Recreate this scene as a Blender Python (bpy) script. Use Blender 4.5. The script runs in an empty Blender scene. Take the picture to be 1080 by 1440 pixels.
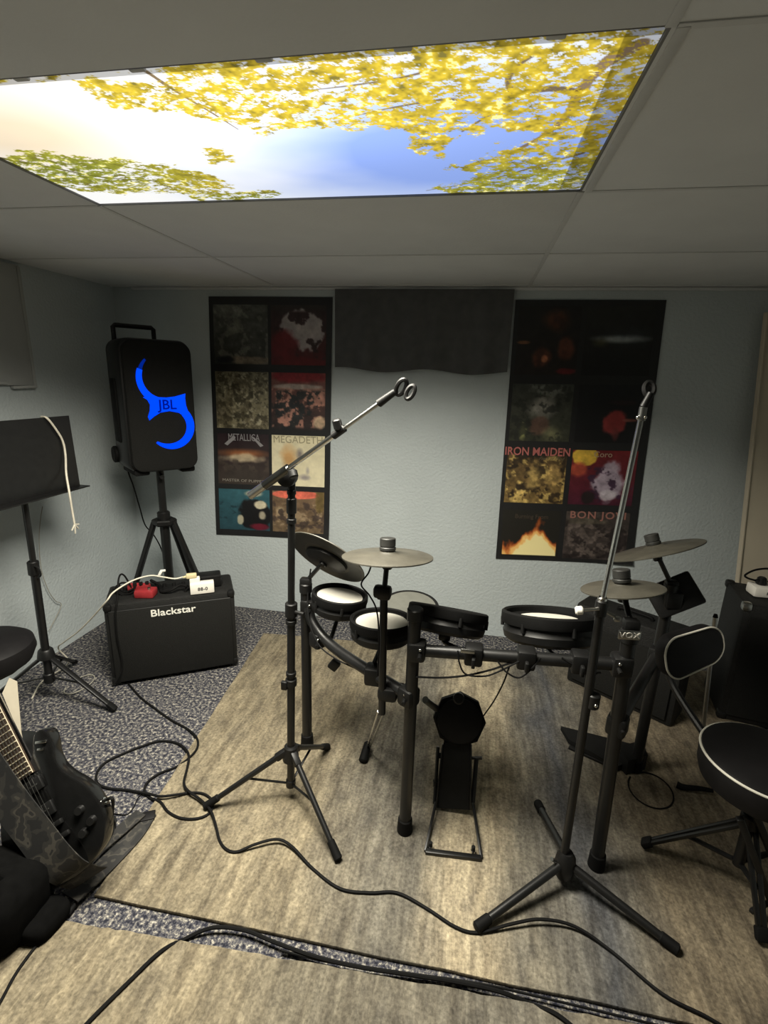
import bpy, bmesh, math, random
import numpy as np
from mathutils import Vector, Matrix

random.seed(7)
scene = bpy.context.scene
COL = scene.collection

# ------------------------------------------------------------------ camera
F = 702.0
CAMZ = 1.40
_d = np.array([133., -186., F]); _d /= np.linalg.norm(_d)
_x = np.array([4156., 320., -F]); _x -= _d * (_x @ _d); _x /= np.linalg.norm(_x)
_u = -np.cross(_d, _x)
if _u[1] > 0: _u = -_u
RW = np.array([_x, _d, _u])            # rows: room axes in lens axes
CAMP = np.array([0., 0., CAMZ])
cam_data = bpy.data.cameras.new('camera')
cam_data.sensor_fit = 'VERTICAL'; cam_data.sensor_height = 24.0
cam_data.lens = F / 1440.0 * 24.0
cam_data.clip_start = 0.02
cam = bpy.data.objects.new('camera', cam_data); COL.objects.link(cam)
r_, dn_, fw_ = RW[:, 0], RW[:, 1], RW[:, 2]
cam.matrix_world = Matrix(((r_[0], -dn_[0], -fw_[0], 0), (r_[1], -dn_[1], -fw_[1], 0),
                           (r_[2], -dn_[2], -fw_[2], CAMZ), (0, 0, 0, 1)))
scene.camera = cam

# ------------------------------------------------------------------ world, exposure
world = bpy.data.worlds.new('world'); scene.world = world; world.use_nodes = True
world.node_tree.nodes['Background'].inputs[0].default_value = (0.02, 0.02, 0.022, 1)
world.node_tree.nodes['Background'].inputs[1].default_value = 1.0
vs = scene.view_settings
vs.view_transform = 'Standard'; vs.look = 'None'; vs.gamma = 1.0; vs.use_curve_mapping = False
vs.exposure = 0.0
LAMP_WATTS = 61.0
LAMP_SPREAD = 147.0
LAMP_COLOR = (1.0, 0.945, 0.81)

# ------------------------------------------------------------------ measuring helpers
def ray(u, v): return RW @ np.array([u - 540., v - 720., F])
def fl(u, v, z=0.0):
    r = ray(u, v); return Vector(r * (z - CAMZ) / r[2] + CAMP)
def wy(u, v, y):
    r = ray(u, v); return Vector(r * y / r[1] + CAMP)
def wx(u, v, x):
    r = ray(u, v); return Vector(r * x / r[0] + CAMP)
def dd(u, v, depth):
    return Vector(RW @ np.array([(u - 540.) / F * depth, (v - 720.) / F * depth, depth]) + CAMP)
def plane(u, v, p, n):
    r = Vector(ray(u, v)); c = Vector(CAMP); t = (p - c).dot(n) / r.dot(n); return c + r * t
def disc_normal(u, v, mx, my, c):
    d = np.array([u - 540., v - 720., F]); d /= np.linalg.norm(d)
    m = np.array([mx, my, 0.]); m -= d * (m @ d); m /= np.linalg.norm(m)
    n = math.sqrt(1 - c * c) * m - c * d
    return Vector(RW @ n).normalized()

# ------------------------------------------------------------------ materials
MATS = {}
def s2l(c):
    return tuple((x / 255 / 12.92) if x / 255 <= 0.04045 else ((x / 255 + 0.055) / 1.055) ** 2.4 for x in c)
def mat(name, col, rough=0.5, metal=0.0, var=0.15, scale=40.0, bump=0.0, bscale=200.0, spec=0.5):
    if name in MATS: return MATS[name]
    m = bpy.data.materials.new(name); m.use_nodes = True
    nt = m.node_tree; b = nt.nodes['Principled BSDF']
    tc = nt.nodes.new('ShaderNodeTexCoord')
    nz = nt.nodes.new('ShaderNodeTexNoise'); nz.inputs['Scale'].default_value = scale; nz.inputs['Detail'].default_value = 4
    nt.links.new(tc.outputs['Object'], nz.inputs['Vector'])
    cr = nt.nodes.new('ShaderNodeValToRGB')
    cr.color_ramp.elements[0].position = 0.3; cr.color_ramp.elements[1].position = 0.7
    cr.color_ramp.elements[0].color = tuple(max(0, c * (1 - var)) for c in col) + (1,)
    cr.color_ramp.elements[1].color = tuple(c * (1 + var) for c in col) + (1,)
    nt.links.new(nz.outputs['Fac'], cr.inputs['Fac']); nt.links.new(cr.outputs['Color'], b.inputs['Base Color'])
    b.inputs['Roughness'].default_value = rough; b.inputs['Metallic'].default_value = metal
    b.inputs['Specular IOR Level'].default_value = spec
    if bump:
        n2 = nt.nodes.new('ShaderNodeTexNoise'); n2.inputs['Scale'].default_value = bscale; n2.inputs['Detail'].default_value = 3
        nt.links.new(tc.outputs['Object'], n2.inputs['Vector'])
        bp = nt.nodes.new('ShaderNodeBump'); bp.inputs['Strength'].default_value = bump; bp.inputs['Distance'].default_value = 0.01
        nt.links.new(n2.outputs['Fac'], bp.inputs['Height']); nt.links.new(bp.outputs['Normal'], b.inputs['Normal'])
    MATS[name] = m
    return m
def emis(name, col, strength):
    m = bpy.data.materials.new(name); m.use_nodes = True; nt = m.node_tree
    nt.nodes.remove(nt.nodes['Principled BSDF'])
    e = nt.nodes.new('ShaderNodeEmission'); e.inputs[0].default_value = col + (1,); e.inputs[1].default_value = strength
    nt.links.new(e.outputs[0], nt.nodes['Material Output'].inputs[0]); MATS[name] = m
    return m
def vcol_mat(name, emission=None, rough=0.45):
    m = bpy.data.materials.new(name); m.use_nodes = True; nt = m.node_tree
    a = nt.nodes.new('ShaderNodeVertexColor'); a.layer_name = 'Col'
    if emission:
        nt.nodes.remove(nt.nodes['Principled BSDF'])
        e = nt.nodes.new('ShaderNodeEmission'); e.inputs[1].default_value = emission
        nt.links.new(a.outputs[0], e.inputs[0]); nt.links.new(e.outputs[0], nt.nodes['Material Output'].inputs[0])
    else:
        b = nt.nodes['Principled BSDF']; b.inputs['Roughness'].default_value = rough
        nt.links.new(a.outputs[0], b.inputs['Base Color'])
    MATS[name] = m
    return m

PAINT = mat('wall paint', (0.49, 0.54, 0.55), 0.62, var=0.04, scale=3, bump=0.35, bscale=70)
CEIL = mat('ceiling board', (0.70, 0.715, 0.72), 0.8, var=0.03, scale=6, bump=0.1, bscale=120)
TBAR = mat('grid bar', (0.60, 0.61, 0.61), 0.7, var=0.03)
BLACK = mat('black plastic', (0.0065, 0.0065, 0.0065), 0.45, var=0.2, spec=0.35)
STEEL = mat('black powder coat', (0.007, 0.007, 0.007), 0.38, var=0.2, spec=0.45)
RUBBER = mat('black rubber', (0.0045, 0.0045, 0.0045), 0.7, var=0.2, spec=0.14)
CHROME = mat('chrome', (0.72, 0.71, 0.68), 0.16, 1.0, var=0.05)
GREYMETAL = mat('satin steel', (0.42, 0.42, 0.40), 0.3, 1.0, var=0.1)
TOLEX = mat('black tolex', (0.010, 0.010, 0.0095), 0.6, var=0.3, scale=90, bump=0.4, bscale=320, spec=0.3)
GRILLE = mat('grille cloth', (0.013, 0.013, 0.012), 0.85, var=0.25, scale=300, bump=0.5, bscale=500, spec=0.2)
WHITEPL = mat('white plastic', (0.80, 0.77, 0.70), 0.4, var=0.04)
CREAM = mat('cream plastic', (0.66, 0.56, 0.33), 0.45, var=0.06)
REDPL = mat('red enamel', (0.27, 0.022, 0.026), 0.4, var=0.1)
HEADW = mat('white drum mesh', (0.58, 0.56, 0.49), 0.6, var=0.03, scale=200, bump=0.1, bscale=600)
HEADG = mat('grey rubber head', (0.085, 0.086, 0.074), 0.6, var=0.08)
CYM = mat('cymbal rubber', (0.056, 0.052, 0.040), 0.5, var=0.25, scale=14, bump=0.12, bscale=60)
CYMU = mat('cymbal underside', (0.022, 0.022, 0.020), 0.5, var=0.2)
LETTER = mat('silver lettering', (0.80, 0.79, 0.72), 0.35, var=0.03)
INK = mat('dark ink', (0.03, 0.03, 0.03), 0.6, var=0.05)
CURTAIN = mat('dark grey cloth', (0.092, 0.093, 0.094), 0.9, var=0.12, scale=20, bump=0.2, bscale=400)
VINYL = mat('black vinyl', (0.005, 0.0045, 0.005), 0.6, var=0.2, spec=0.25)
SOFTB = mat('black bag cloth', (0.004, 0.004, 0.004), 1.0, var=0.2, spec=0.03)
PIPING = mat('white piping', (0.62, 0.60, 0.52), 0.45, var=0.04)
CORDW = mat('white cord', (0.62, 0.58, 0.48), 0.6, var=0.08)
THREAD = mat('pale thread', (0.30, 0.285, 0.24), 0.7, var=0.08)
GLOSSB = mat('gloss black lacquer', (0.006, 0.006, 0.006), 0.16, var=0.2)
FRETW = mat('nickel fret wire', (0.50, 0.44, 0.32), 0.35, 0.0, var=0.05)
FRETB = mat('rosewood', (0.035, 0.022, 0.014), 0.5, var=0.35, scale=60)
POSTERB = mat('poster black', (0.016, 0.016, 0.017), 0.40, var=0.1)
CREAMW = mat('cream painted board', (0.60, 0.53, 0.41), 0.6, var=0.04, scale=5)
PAPER = mat('cream card', (0.27, 0.24, 0.18), 0.7, var=0.05)
BLIND = mat('pale blind cloth', (0.40, 0.41, 0.40), 0.85, var=0.05, scale=8)
BLUE = emis('blue light strip', (0.0, 0.055, 1.0), 1.35)
BLUE2 = emis('blue light dim', (0.0, 0.03, 0.45), 0.55)
LOGOBLUE = emis('logo blue', (0.0, 0.01, 0.30), 0.9)

def carpet_mat():
    m = bpy.data.materials.new('speckled carpet'); m.use_nodes = True; nt = m.node_tree; b = nt.nodes['Principled BSDF']
    tc = nt.nodes.new('ShaderNodeTexCoord')
    n = nt.nodes.new('ShaderNodeTexNoise'); n.inputs['Scale'].default_value = 85; n.inputs['Detail'].default_value = 3; n.inputs['Roughness'].default_value = 0.7
    nt.links.new(tc.outputs['Object'], n.inputs['Vector'])
    r = nt.nodes.new('ShaderNodeValToRGB'); e = r.color_ramp.elements
    e[0].position = 0.40; e[0].color = (0.020, 0.021, 0.030, 1); e[1].position = 0.68; e[1].color = (0.46, 0.43, 0.37, 1)
    k = e.new(0.49); k.color = (0.070, 0.070, 0.082, 1); k = e.new(0.56); k.color = (0.15, 0.142, 0.132, 1)
    nt.links.new(n.outputs['Fac'], r.inputs['Fac']); nt.links.new(r.outputs['Color'], b.inputs['Base Color'])
    b.inputs['Roughness'].default_value = 0.95; b.inputs['Specular IOR Level'].default_value = 0.1
    bp = nt.nodes.new('ShaderNodeBump'); bp.inputs['Strength'].default_value = 0.8; bp.inputs['Distance'].default_value = 0.008
    nt.links.new(n.outputs['Fac'], bp.inputs['Height']); nt.links.new(bp.outputs['Normal'], b.inputs['Normal'])
    return m
CARPET = carpet_mat()

def rug_mat(name, stops, x0, x1, seed):
    m = bpy.data.materials.new(name); m.use_nodes = True; nt = m.node_tree; b = nt.nodes['Principled BSDF']
    L = nt.links.new; N = nt.nodes.new
    tc = N('ShaderNodeTexCoord'); sp = N('ShaderNodeSeparateXYZ'); L(tc.outputs['Object'], sp.inputs[0])
    # wobble the broad colour bands
    mp = N('ShaderNodeMapping'); mp.inputs['Scale'].default_value = (2.2, 1.1, 1); mp.inputs['Location'].default_value = (seed, seed, 0)
    L(tc.outputs['Object'], mp.inputs[0])
    n0 = N('ShaderNodeTexNoise'); n0.inputs['Scale'].default_value = 1.6; n0.inputs['Detail'].default_value = 3; L(mp.outputs[0], n0.inputs['Vector'])
    ma = N('ShaderNodeMath'); ma.operation = 'MULTIPLY_ADD'; L(n0.outputs['Fac'], ma.inputs[0]); ma.inputs[1].default_value = 0.36
    L(sp.outputs['X'], ma.inputs[2])
    mr = N('ShaderNodeMapRange'); L(ma.outputs[0], mr.inputs[0]); mr.inputs[1].default_value = x0 + 0.18; mr.inputs[2].default_value = x1 + 0.18
    cr = N('ShaderNodeValToRGB'); e = cr.color_ramp.elements
    e[0].position = stops[0][0]; e[0].color = stops[0][1] + (1,); e[1].position = stops[-1][0]; e[1].color = stops[-1][1] + (1,)
    for p, c in stops[1:-1]:
        k = e.new(p); k.color = c + (1,)
    L(mr.outputs[0], cr.inputs['Fac'])
    # streaks that run along the pile
    mp2 = N('ShaderNodeMapping'); mp2.inputs['Scale'].default_value = (42, 4.2, 1); mp2.inputs['Rotation'].default_value = (0, 0, math.radians(-2.5))
    L(tc.outputs['Object'], mp2.inputs[0])
    n1 = N('ShaderNodeTexNoise'); n1.inputs['Scale'].default_value = 1.0; n1.inputs['Detail'].default_value = 5; n1.inputs['Roughness'].default_value = 0.62
    n1.inputs['Distortion'].default_value = 0.4
    L(mp2.outputs[0], n1.inputs['Vector'])
    r1 = N('ShaderNodeValToRGB'); r1.color_ramp.elements[0].position = 0.34; r1.color_ramp.elements[0].color = (0.66, 0.645, 0.63, 1)
    r1.color_ramp.elements[1].position = 0.62; r1.color_ramp.elements[1].color = (1.13, 1.13, 1.11, 1)
    L(n1.outputs['Fac'], r1.inputs['Fac'])
    # mottled patches
    n2 = N('ShaderNodeTexNoise'); n2.inputs['Scale'].default_value = 1.0; n2.inputs['Detail'].default_value = 7; n2.inputs['Roughness'].default_value = 0.78
    mp3 = N('ShaderNodeMapping'); mp3.inputs['Scale'].default_value = (15, 6, 1); L(tc.outputs['Object'], mp3.inputs[0]); L(mp3.outputs[0], n2.inputs['Vector'])
    r2 = N('ShaderNodeValToRGB'); r2.color_ramp.elements[0].position = 0.36; r2.color_ramp.elements[0].color = (0.58, 0.58, 0.60, 1)
    r2.color_ramp.elements[1].position = 0.62; r2.color_ramp.elements[1].color = (1.25, 1.24, 1.20, 1)
    L(n2.outputs['Fac'], r2.inputs['Fac'])
    n3 = N('ShaderNodeTexNoise'); n3.inputs['Scale'].default_value = 130; n3.inputs['Detail'].default_value = 4; L(tc.outputs['Object'], n3.inputs['Vector'])
    r3 = N('ShaderNodeValToRGB'); r3.color_ramp.elements[0].position = 0.3; r3.color_ramp.elements[0].color = (0.66, 0.66, 0.66, 1)
    r3.color_ramp.elements[1].position = 0.7; r3.color_ramp.elements[1].color = (1.28, 1.28, 1.28, 1); L(n3.outputs['Fac'], r3.inputs['Fac'])
    prev = cr.outputs['Color']
    for rr in (r1, r2, r3):
        mx = N('ShaderNodeMix'); mx.data_type = 'RGBA'; mx.blend_type = 'MULTIPLY'; mx.inputs[0].default_value = 1.0
        L(prev, mx.inputs[6]); L(rr.outputs['Color'], mx.inputs[7]); prev = mx.outputs[2]
    L(prev, b.inputs['Base Color'])
    b.inputs['Roughness'].default_value = 0.92; b.inputs['Specular IOR Level'].default_value = 0.15
    bp = N('ShaderNodeBump'); bp.inputs['Strength'].default_value = 0.5; bp.inputs['Distance'].default_value = 0.004
    L(n3.outputs['Fac'], bp.inputs['Height']); L(bp.outputs['Normal'], b.inputs['Normal'])
    return m
BEI = (0.215, 0.184, 0.130); GRY = (0.158, 0.146, 0.122); BLU = (0.086, 0.088, 0.094); BRN = (0.170, 0.141, 0.101); LGT = (0.37, 0.318, 0.228)
RUGA = rug_mat('beige streaked rug', [(0.0, BEI), (0.27, BEI), (0.36, GRY), (0.42, GRY), (0.475, LGT), (0.53, LGT), (0.58, GRY), (0.635, BLU), (0.68, (0.155, 0.142, 0.118)), (0.74, BRN), (1.0, BRN)], -1.06, 1.25, 3.1)
RUGB = rug_mat('beige grey streaked rug', [(0.0, BEI), (0.34, BEI), (0.45, (0.155, 0.138, 0.106)), (0.6, GRY), (0.75, BRN), (1.0, GRY)], -1.5, 1.25, 7.7)

def camo_mat():
    m = bpy.data.materials.new('grey camouflage webbing'); m.use_nodes = True; nt = m.node_tree; b = nt.nodes['Principled BSDF']
    tc = nt.nodes.new('ShaderNodeTexCoord'); v = nt.nodes.new('ShaderNodeTexVoronoi'); v.inputs['Scale'].default_value = 34
    n = nt.nodes.new('ShaderNodeTexNoise'); n.inputs['Scale'].default_value = 22; n.inputs['Detail'].default_value = 2
    nt.links.new(tc.outputs['Object'], n.inputs['Vector'])
    r = nt.nodes.new('ShaderNodeValToRGB'); r.color_ramp.interpolation = 'CONSTANT'; e = r.color_ramp.elements
    e[0].position = 0; e[0].color = (0.007, 0.007, 0.007, 1); e[1].position = 0.47; e[1].color = (0.018, 0.017, 0.015, 1)
    k = e.new(0.55); k.color = (0.042, 0.038, 0.031, 1); k = e.new(0.60); k.color = (0.011, 0.0105, 0.010, 1)
    nt.links.new(n.outputs['Fac'], r.inputs['Fac']); nt.links.new(r.outputs['Color'], b.inputs['Base Color']); b.inputs['Roughness'].default_value = 0.7
    return m
CAMO = camo_mat()

# ------------------------------------------------------------------ mesh building
def basis(axis, hint=None):
    a = Vector(axis).normalized(); h = Vector(hint) if hint else (Vector((0, 0, 1)) if abs(a.z) < 0.9 else Vector((1, 0, 0)))
    x = h.cross(a).normalized(); y = a.cross(x).normalized(); return x, y, a
def catmull(pts, n=8):
    pts = [Vector(p) for p in pts]
    if len(pts) < 3: return pts
    out = []
    P = [pts[0] * 2 - pts[1]] + pts + [pts[-1] * 2 - pts[-2]]
    for i in range(1, len(P) - 2):
        a, b, c, d = P[i - 1], P[i], P[i + 1], P[i + 2]
        for k in range(n):
            t = k / n
            out.append(0.5 * ((2 * b) + (c - a) * t + (2 * a - 5 * b + 4 * c - d) * t * t + (3 * b - a - 3 * c + d) * t ** 3))
    out.append(pts[-1]); return out

class MB:
    def __init__(self, M=None): self.v = []; self.f = []; self.M = M
    def add(self, vs, fs):
        o = len(self.v)
        self.v += [(self.M @ Vector(p)) if self.M else Vector(p) for p in vs]
        self.f += [[i + o for i in f] for f in fs]; return self
    def box(self, c, s, bevel=0.0, rot=None, seg=2):
        bm = bmesh.new(); bmesh.ops.create_cube(bm, size=1.0)
        for v in bm.verts: v.co = Vector((v.co.x * s[0], v.co.y * s[1], v.co.z * s[2]))
        if bevel: bmesh.ops.bevel(bm, geom=list(bm.edges), offset=bevel, segments=seg, affect='EDGES', profile=0.5)
        bm.verts.index_update(); c = Vector(c)
        vs = [((rot @ v.co) if rot else v.co) + c for v in bm.verts]
        fs = [[v.index for v in f.verts] for f in bm.faces]; bm.free()
        return self.add(vs, fs)
    def bar(self, p0, p1, w, h, bevel=0.0, hint=None):
        p0, p1 = Vector(p0), Vector(p1); x, y, a = basis(p1 - p0, hint)
        R = Matrix((x, y, a)).transposed()
        return self.box((p0 + p1) / 2, (w, h, (p1 - p0).length), bevel, R)
    def lathe(self, prof, org, axis, seg=28, hint=None, sx=1.0):
        x, y, a = basis(axis, hint); org = Vector(org); vs = []; fs = []
        n = len(prof)
        for r, h in prof:
            for k in range(seg):
                t = 2 * math.pi * k / seg
                vs.append(org + a * h + (x * math.cos(t) * sx + y * math.sin(t)) * max(r, 1e-5))
        for i in range(n - 1):
            for k in range(seg):
                k2 = (k + 1) % seg; fs.append([i * seg + k, i * seg + k2, (i + 1) * seg + k2, (i + 1) * seg + k])
        fs.append([k for k in range(seg)][::-1]); fs.append([(n - 1) * seg + k for k in range(seg)])
        return self.add(vs, fs)
    def cyl(self, p0, p1, r, r1=None, seg=16, bev=0.0):
        p0, p1 = Vector(p0), Vector(p1); L = (p1 - p0).length; r1 = r if r1 is None else r1
        prof = [(r, 0), (r1, L)] if not bev else [(r - bev, 0), (r, bev), (r1, L - bev), (r1 - bev, L)]
        return self.lathe(prof, p0, p1 - p0, seg)
    def tube(self, pts, r, seg=8, smooth=0, taper=None):
        pts = catmull(pts, smooth) if smooth else [Vector(p) for p in pts]
        n = len(pts); vs = []; fs = []; t0 = (pts[1] - pts[0]).normalized(); x, y, _ = basis(t0)
        for i, p in enumerate(pts):
            t = (pts[min(i + 1, n - 1)] - pts[max(i - 1, 0)]).normalized()
            x = (x - t * x.dot(t)).normalized(); y = t.cross(x)
            rr = r if taper is None else r * taper(i / (n - 1))
            for k in range(seg):
                a = 2 * math.pi * k / seg; vs.append(p + (x * math.cos(a) + y * math.sin(a)) * rr)
        for i in range(n - 1):
            for k in range(seg):
                k2 = (k + 1) % seg; fs.append([i * seg + k, i * seg + k2, (i + 1) * seg + k2, (i + 1) * seg + k])
        fs.append(list(range(seg))[::-1]); fs.append([(n - 1) * seg + k for k in range(seg)])
        return self.add(vs, fs)
    def ring(self, pts, r, seg=8):
        pts = [Vector(p) for p in pts]; n = len(pts); vs = []; fs = []; c = sum(pts, Vector()) / n
        for i, p in enumerate(pts):
            t = (pts[(i + 1) % n] - pts[i - 1]).normalized(); o = (p - c); o = (o - t * o.dot(t)).normalized(); b = t.cross(o)
            for k in range(seg):
                a = 2 * math.pi * k / seg; vs.append(p + (o * math.cos(a) + b * math.sin(a)) * r)
        for i in range(n):
            for k in range(seg):
                k2 = (k + 1) % seg; j = (i + 1) % n; fs.append([i * seg + k, i * seg + k2, j * seg + k2, j * seg + k])
        return self.add(vs, fs)
    def prism(self, outline, z0, z1, bevel=0.0):
        bm = bmesh.new(); vs = [bm.verts.new((p[0], p[1], z0)) for p in outline]; f = bm.faces.new(vs)
        r = bmesh.ops.extrude_face_region(bm, geom=[f])
        for e in r['geom']:
            if isinstance(e, bmesh.types.BMVert): e.co.z = z1
        bmesh.ops.recalc_face_normals(bm, faces=list(bm.faces))
        if bevel:
            ed = [e for e in bm.edges if abs(e.verts[0].co.z - e.verts[1].co.z) < 1e-6]
            bmesh.ops.bevel(bm, geom=ed, offset=bevel, segments=2, affect='EDGES', profile=0.5)
        bm.verts.index_update(); a = [v.co.copy() for v in bm.verts]; fs = [[v.index for v in f.verts] for f in bm.faces]; bm.free()
        return self.add(a, fs)
    def ball(self, c, r, sx=1, sy=1, sz=1, n=12, m=8):
        vs = []; fs = []; c = Vector(c)
        for i in range(m + 1):
            t = math.pi * i / m
            for k in range(n):
                a = 2 * math.pi * k / n
                vs.append(c + Vector((math.sin(t) * math.cos(a) * r * sx, math.sin(t) * math.sin(a) * r * sy, math.cos(t) * r * sz)))
        for i in range(m):
            for k in range(n):
                k2 = (k + 1) % n; fs.append([i * n + k, (i + 1) * n + k, (i + 1) * n + k2, i * n + k2])
        return self.add(vs, fs)
    def ribbon(self, pts, wid, width, thick=0.002, smooth=6):
        """flat band: centre points and side vectors"""
        P = catmull(pts, smooth); W = catmull(wid, smooth); n = len(P); vs = []; fs = []
        for i, (p, w) in enumerate(zip(P, W)):
            t = (P[min(i + 1, n - 1)] - P[max(i - 1, 0)]).normalized(); w = (w - t * w.dot(t)).normalized(); nn = t.cross(w)
            for a, b in ((-1, -1), (1, -1), (1, 1), (-1, 1)): vs.append(p + w * a * width / 2 + nn * b * thick / 2)
        for i in range(n - 1):
            for k in range(4):
                k2 = (k + 1) % 4; fs.append([i * 4 + k, i * 4 + k2, (i + 1) * 4 + k2, (i + 1) * 4 + k])
        fs.append([3, 2, 1, 0]); fs.append([(n - 1) * 4 + k for k in range(4)])
        return self.add(vs, fs)

def fin(name, vs, fs, m, loc, parent=None, angle=35, recalc=True):
    me = bpy.data.meshes.new(name); loc = Vector(loc)
    me.from_pydata([tuple(Vector(v) - loc) for v in vs], [], fs)
    if recalc:
        bm = bmesh.new(); bm.from_mesh(me); bmesh.ops.recalc_face_normals(bm, faces=list(bm.faces)); bm.to_mesh(me); bm.free()
    me.polygons.foreach_set('use_smooth', [True] * len(me.polygons)); me.set_sharp_from_angle(angle=math.radians(angle))
    me.materials.append(m); me.update()
    o = bpy.data.objects.new(name, me); COL.objects.link(o)
    if parent: o.parent = parent
    else: o.location = loc
    return o
def tag(o, label, cat, group=None):
    o['label'] = label; o['category'] = cat
    if group: o['group'] = group
    return o
def thing(name, loc, label, cat, group=None):
    o = bpy.data.objects.new(name, None); COL.objects.link(o); o.location = Vector(loc); o.empty_display_size = 0.05
    return tag(o, label, cat, group)
def origin(o):
    p = Vector(o.location)
    while o.parent: o = o.parent; p += Vector(o.location)
    return p
def part(root, name, mb, m, label=None, angle=35):
    o = fin(name, mb.v, mb.f, m, origin(root), root, angle)
    if label: o['label'] = label
    return o
def single(name, mb, m, loc, label, cat, group=None, angle=35):
    return tag(fin(name, mb.v, mb.f, m, loc, None, angle), label, cat, group)
def struct(name, mb, m, loc=(0, 0, 0)):
    o = fin(name, mb.v, mb.f, m, loc); o['kind'] = 'structure'; return o
def text_mb(s, size, M, extrude=0.001, bold=0.0, sx=1.0, shear=0.0, align='CENTER', space=1.0):
    cu = bpy.data.curves.new('t', 'FONT'); cu.body = s; cu.size = size; cu.extrude = extrude; cu.offset = bold
    cu.align_x = align; cu.align_y = 'CENTER'; cu.shear = shear; cu.space_character = space; cu.resolution_u = 3
    o = bpy.data.objects.new('t', cu); COL.objects.link(o); bpy.context.view_layer.update()
    me = bpy.data.meshes.new_from_object(o.evaluated_get(bpy.context.evaluated_depsgraph_get()))
    mb = MB(M); mb.add([Vector((v.co.x * sx, v.co.y, v.co.z)) for v in me.vertices], [list(p.vertices) for p in me.polygons])
    bpy.data.objects.remove(o); bpy.data.curves.remove(cu); bpy.data.meshes.remove(me)
    return mb
def plane_M(org, xdir, ydir):
    x = Vector(xdir).normalized(); y = Vector(ydir); y = (y - x * y.dot(x)).normalized(); z = x.cross(y)
    M = Matrix((x, y, z)).transposed().to_4x4(); M.translation = Vector(org); return M
def face_M(org, a):
    """local x = viewer's right, y = depth away, z = up, turned a degrees"""
    a = math.radians(a); M = Matrix(((math.cos(a), -math.sin(a), 0), (math.sin(a), math.cos(a), 0), (0, 0, 1))).to_4x4()
    M.translation = Vector(org); return M

# ------------------------------------------------------------------ noise for printed pictures
def vnoise(x, y, seed):
    rs = np.random.RandomState(seed); T = rs.rand(64, 64)
    xi = np.floor(x).astype(int); yi = np.floor(y).astype(int); fx = x - xi; fy = y - yi
    fx = fx * fx * (3 - 2 * fx); fy = fy * fy * (3 - 2 * fy)
    g = lambda a, b: T[a % 64, b % 64]
    return (g(xi, yi) * (1 - fx) * (1 - fy) + g(xi + 1, yi) * fx * (1 - fy) + g(xi, yi + 1) * (1 - fx) * fy + g(xi + 1, yi + 1) * fx * fy)
def fbm(x, y, seed, octv=5, gain=0.55):
    s = 0; a = 1; n = 0
    for i in range(octv):
        s = s + a * vnoise(x * 2 ** i + 17 * i, y * 2 ** i + 9 * i, seed + i); n += a; a *= gain
    return s / n
def to_lin(img):
    c = np.clip(img, 0, 255) / 255; return np.where(c <= 0.04045, c / 12.92, ((c + 0.055) / 1.055) ** 2.4)
def color_grid(name, pts, nx, ny, rgb, m, loc, parent):
    vs = pts.reshape(-1, 3) - np.array(loc); idx = np.arange(nx * ny).reshape(ny, nx)
    q = np.stack([idx[:-1, :-1], idx[1:, :-1], idx[1:, 1:], idx[:-1, 1:]], -1).reshape(-1, 4)
    me = bpy.data.meshes.new(name); me.vertices.add(len(vs)); me.vertices.foreach_set('co', vs.ravel())
    me.loops.add(q.size); me.loops.foreach_set('vertex_index', q.ravel())
    me.polygons.add(len(q)); me.polygons.foreach_set('loop_start', np.arange(0, q.size, 4)); me.polygons.foreach_set('loop_total', np.full(len(q), 4))
    me.update(calc_edges=True)
    ca = me.color_attributes.new('Col', 'FLOAT_COLOR', 'POINT')
    c = np.ones((len(vs), 4)); c[:, :3] = rgb.reshape(-1, 3); ca.data.foreach_set('color', c.ravel())
    me.materials.append(m); o = bpy.data.objects.new(name, me); COL.objects.link(o)
    if parent: o.parent = parent
    else: o.location = loc
    return o

# ================================================================== THE ROOM
XL, XR, YB, YF, ZC = -2.0, 1.75, 2.63, -2.8, 1.827
LX0, LX1, LY0, LY1 = -1.055, 0.20, 0.80, 1.37      # light opening
struct('floor', MB().box(((XL + XR) / 2, (YB + YF) / 2, -0.05), (XR - XL + 0.2, YB - YF + 0.2, 0.1)), CARPET)
struct('wall_back', MB().box(((XL + XR) / 2, YB + 0.05, 1.0), (XR - XL + 0.2, 0.1, 2.1)), PAINT)
struct('wall_left', MB().box((XL - 0.05, (YB + YF) / 2, 1.0), (0.1, YB - YF, 2.1)), PAINT)
struct('wall_right', MB().box((XR + 0.05, (YB + YF) / 2, 1.0), (0.1, YB - YF, 2.1)), PAINT)
struct('wall_front', MB().box(((XL + XR) / 2, YF - 0.05, 1.0), (XR - XL + 0.2, 0.1, 2.1)), PAINT)
ceil = struct('ceiling', MB().box(((XL + XR) / 2, (YB + YF) / 2, 2.0), (XR - XL + 0.2, YB - YF + 0.2, 0.04)), CEIL)
xs = [XL, LX0, LX1, 1.455, XR]
ys = [YF, -2.25, -1.64, -1.03, -0.42, 0.19, LY0, LY1, 1.97, 2.57, YB]
tile_cache = {}
for i in range(len(xs) - 1):
    for j in range(len(ys) - 1):
        if i == 1 and j == 6: continue
        w, h = xs[i + 1] - xs[i], ys[j + 1] - ys[j]; key = (round(w, 3), round(h, 3))
        c = Vector(((xs[i] + xs[i + 1]) / 2, (ys[j] + ys[j + 1]) / 2, ZC + 0.009))
        if key not in tile_cache:
            tile_cache[key] = part(ceil, 'ceiling_tile', MB().box((0, 0, 0), (w - 0.001, h - 0.001, 0.016), 0.0015), CEIL); o = tile_cache[key]
        else:
            o = tile_cache[key].copy(); COL.objects.link(o); o.parent = ceil
        o.location = c
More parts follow.
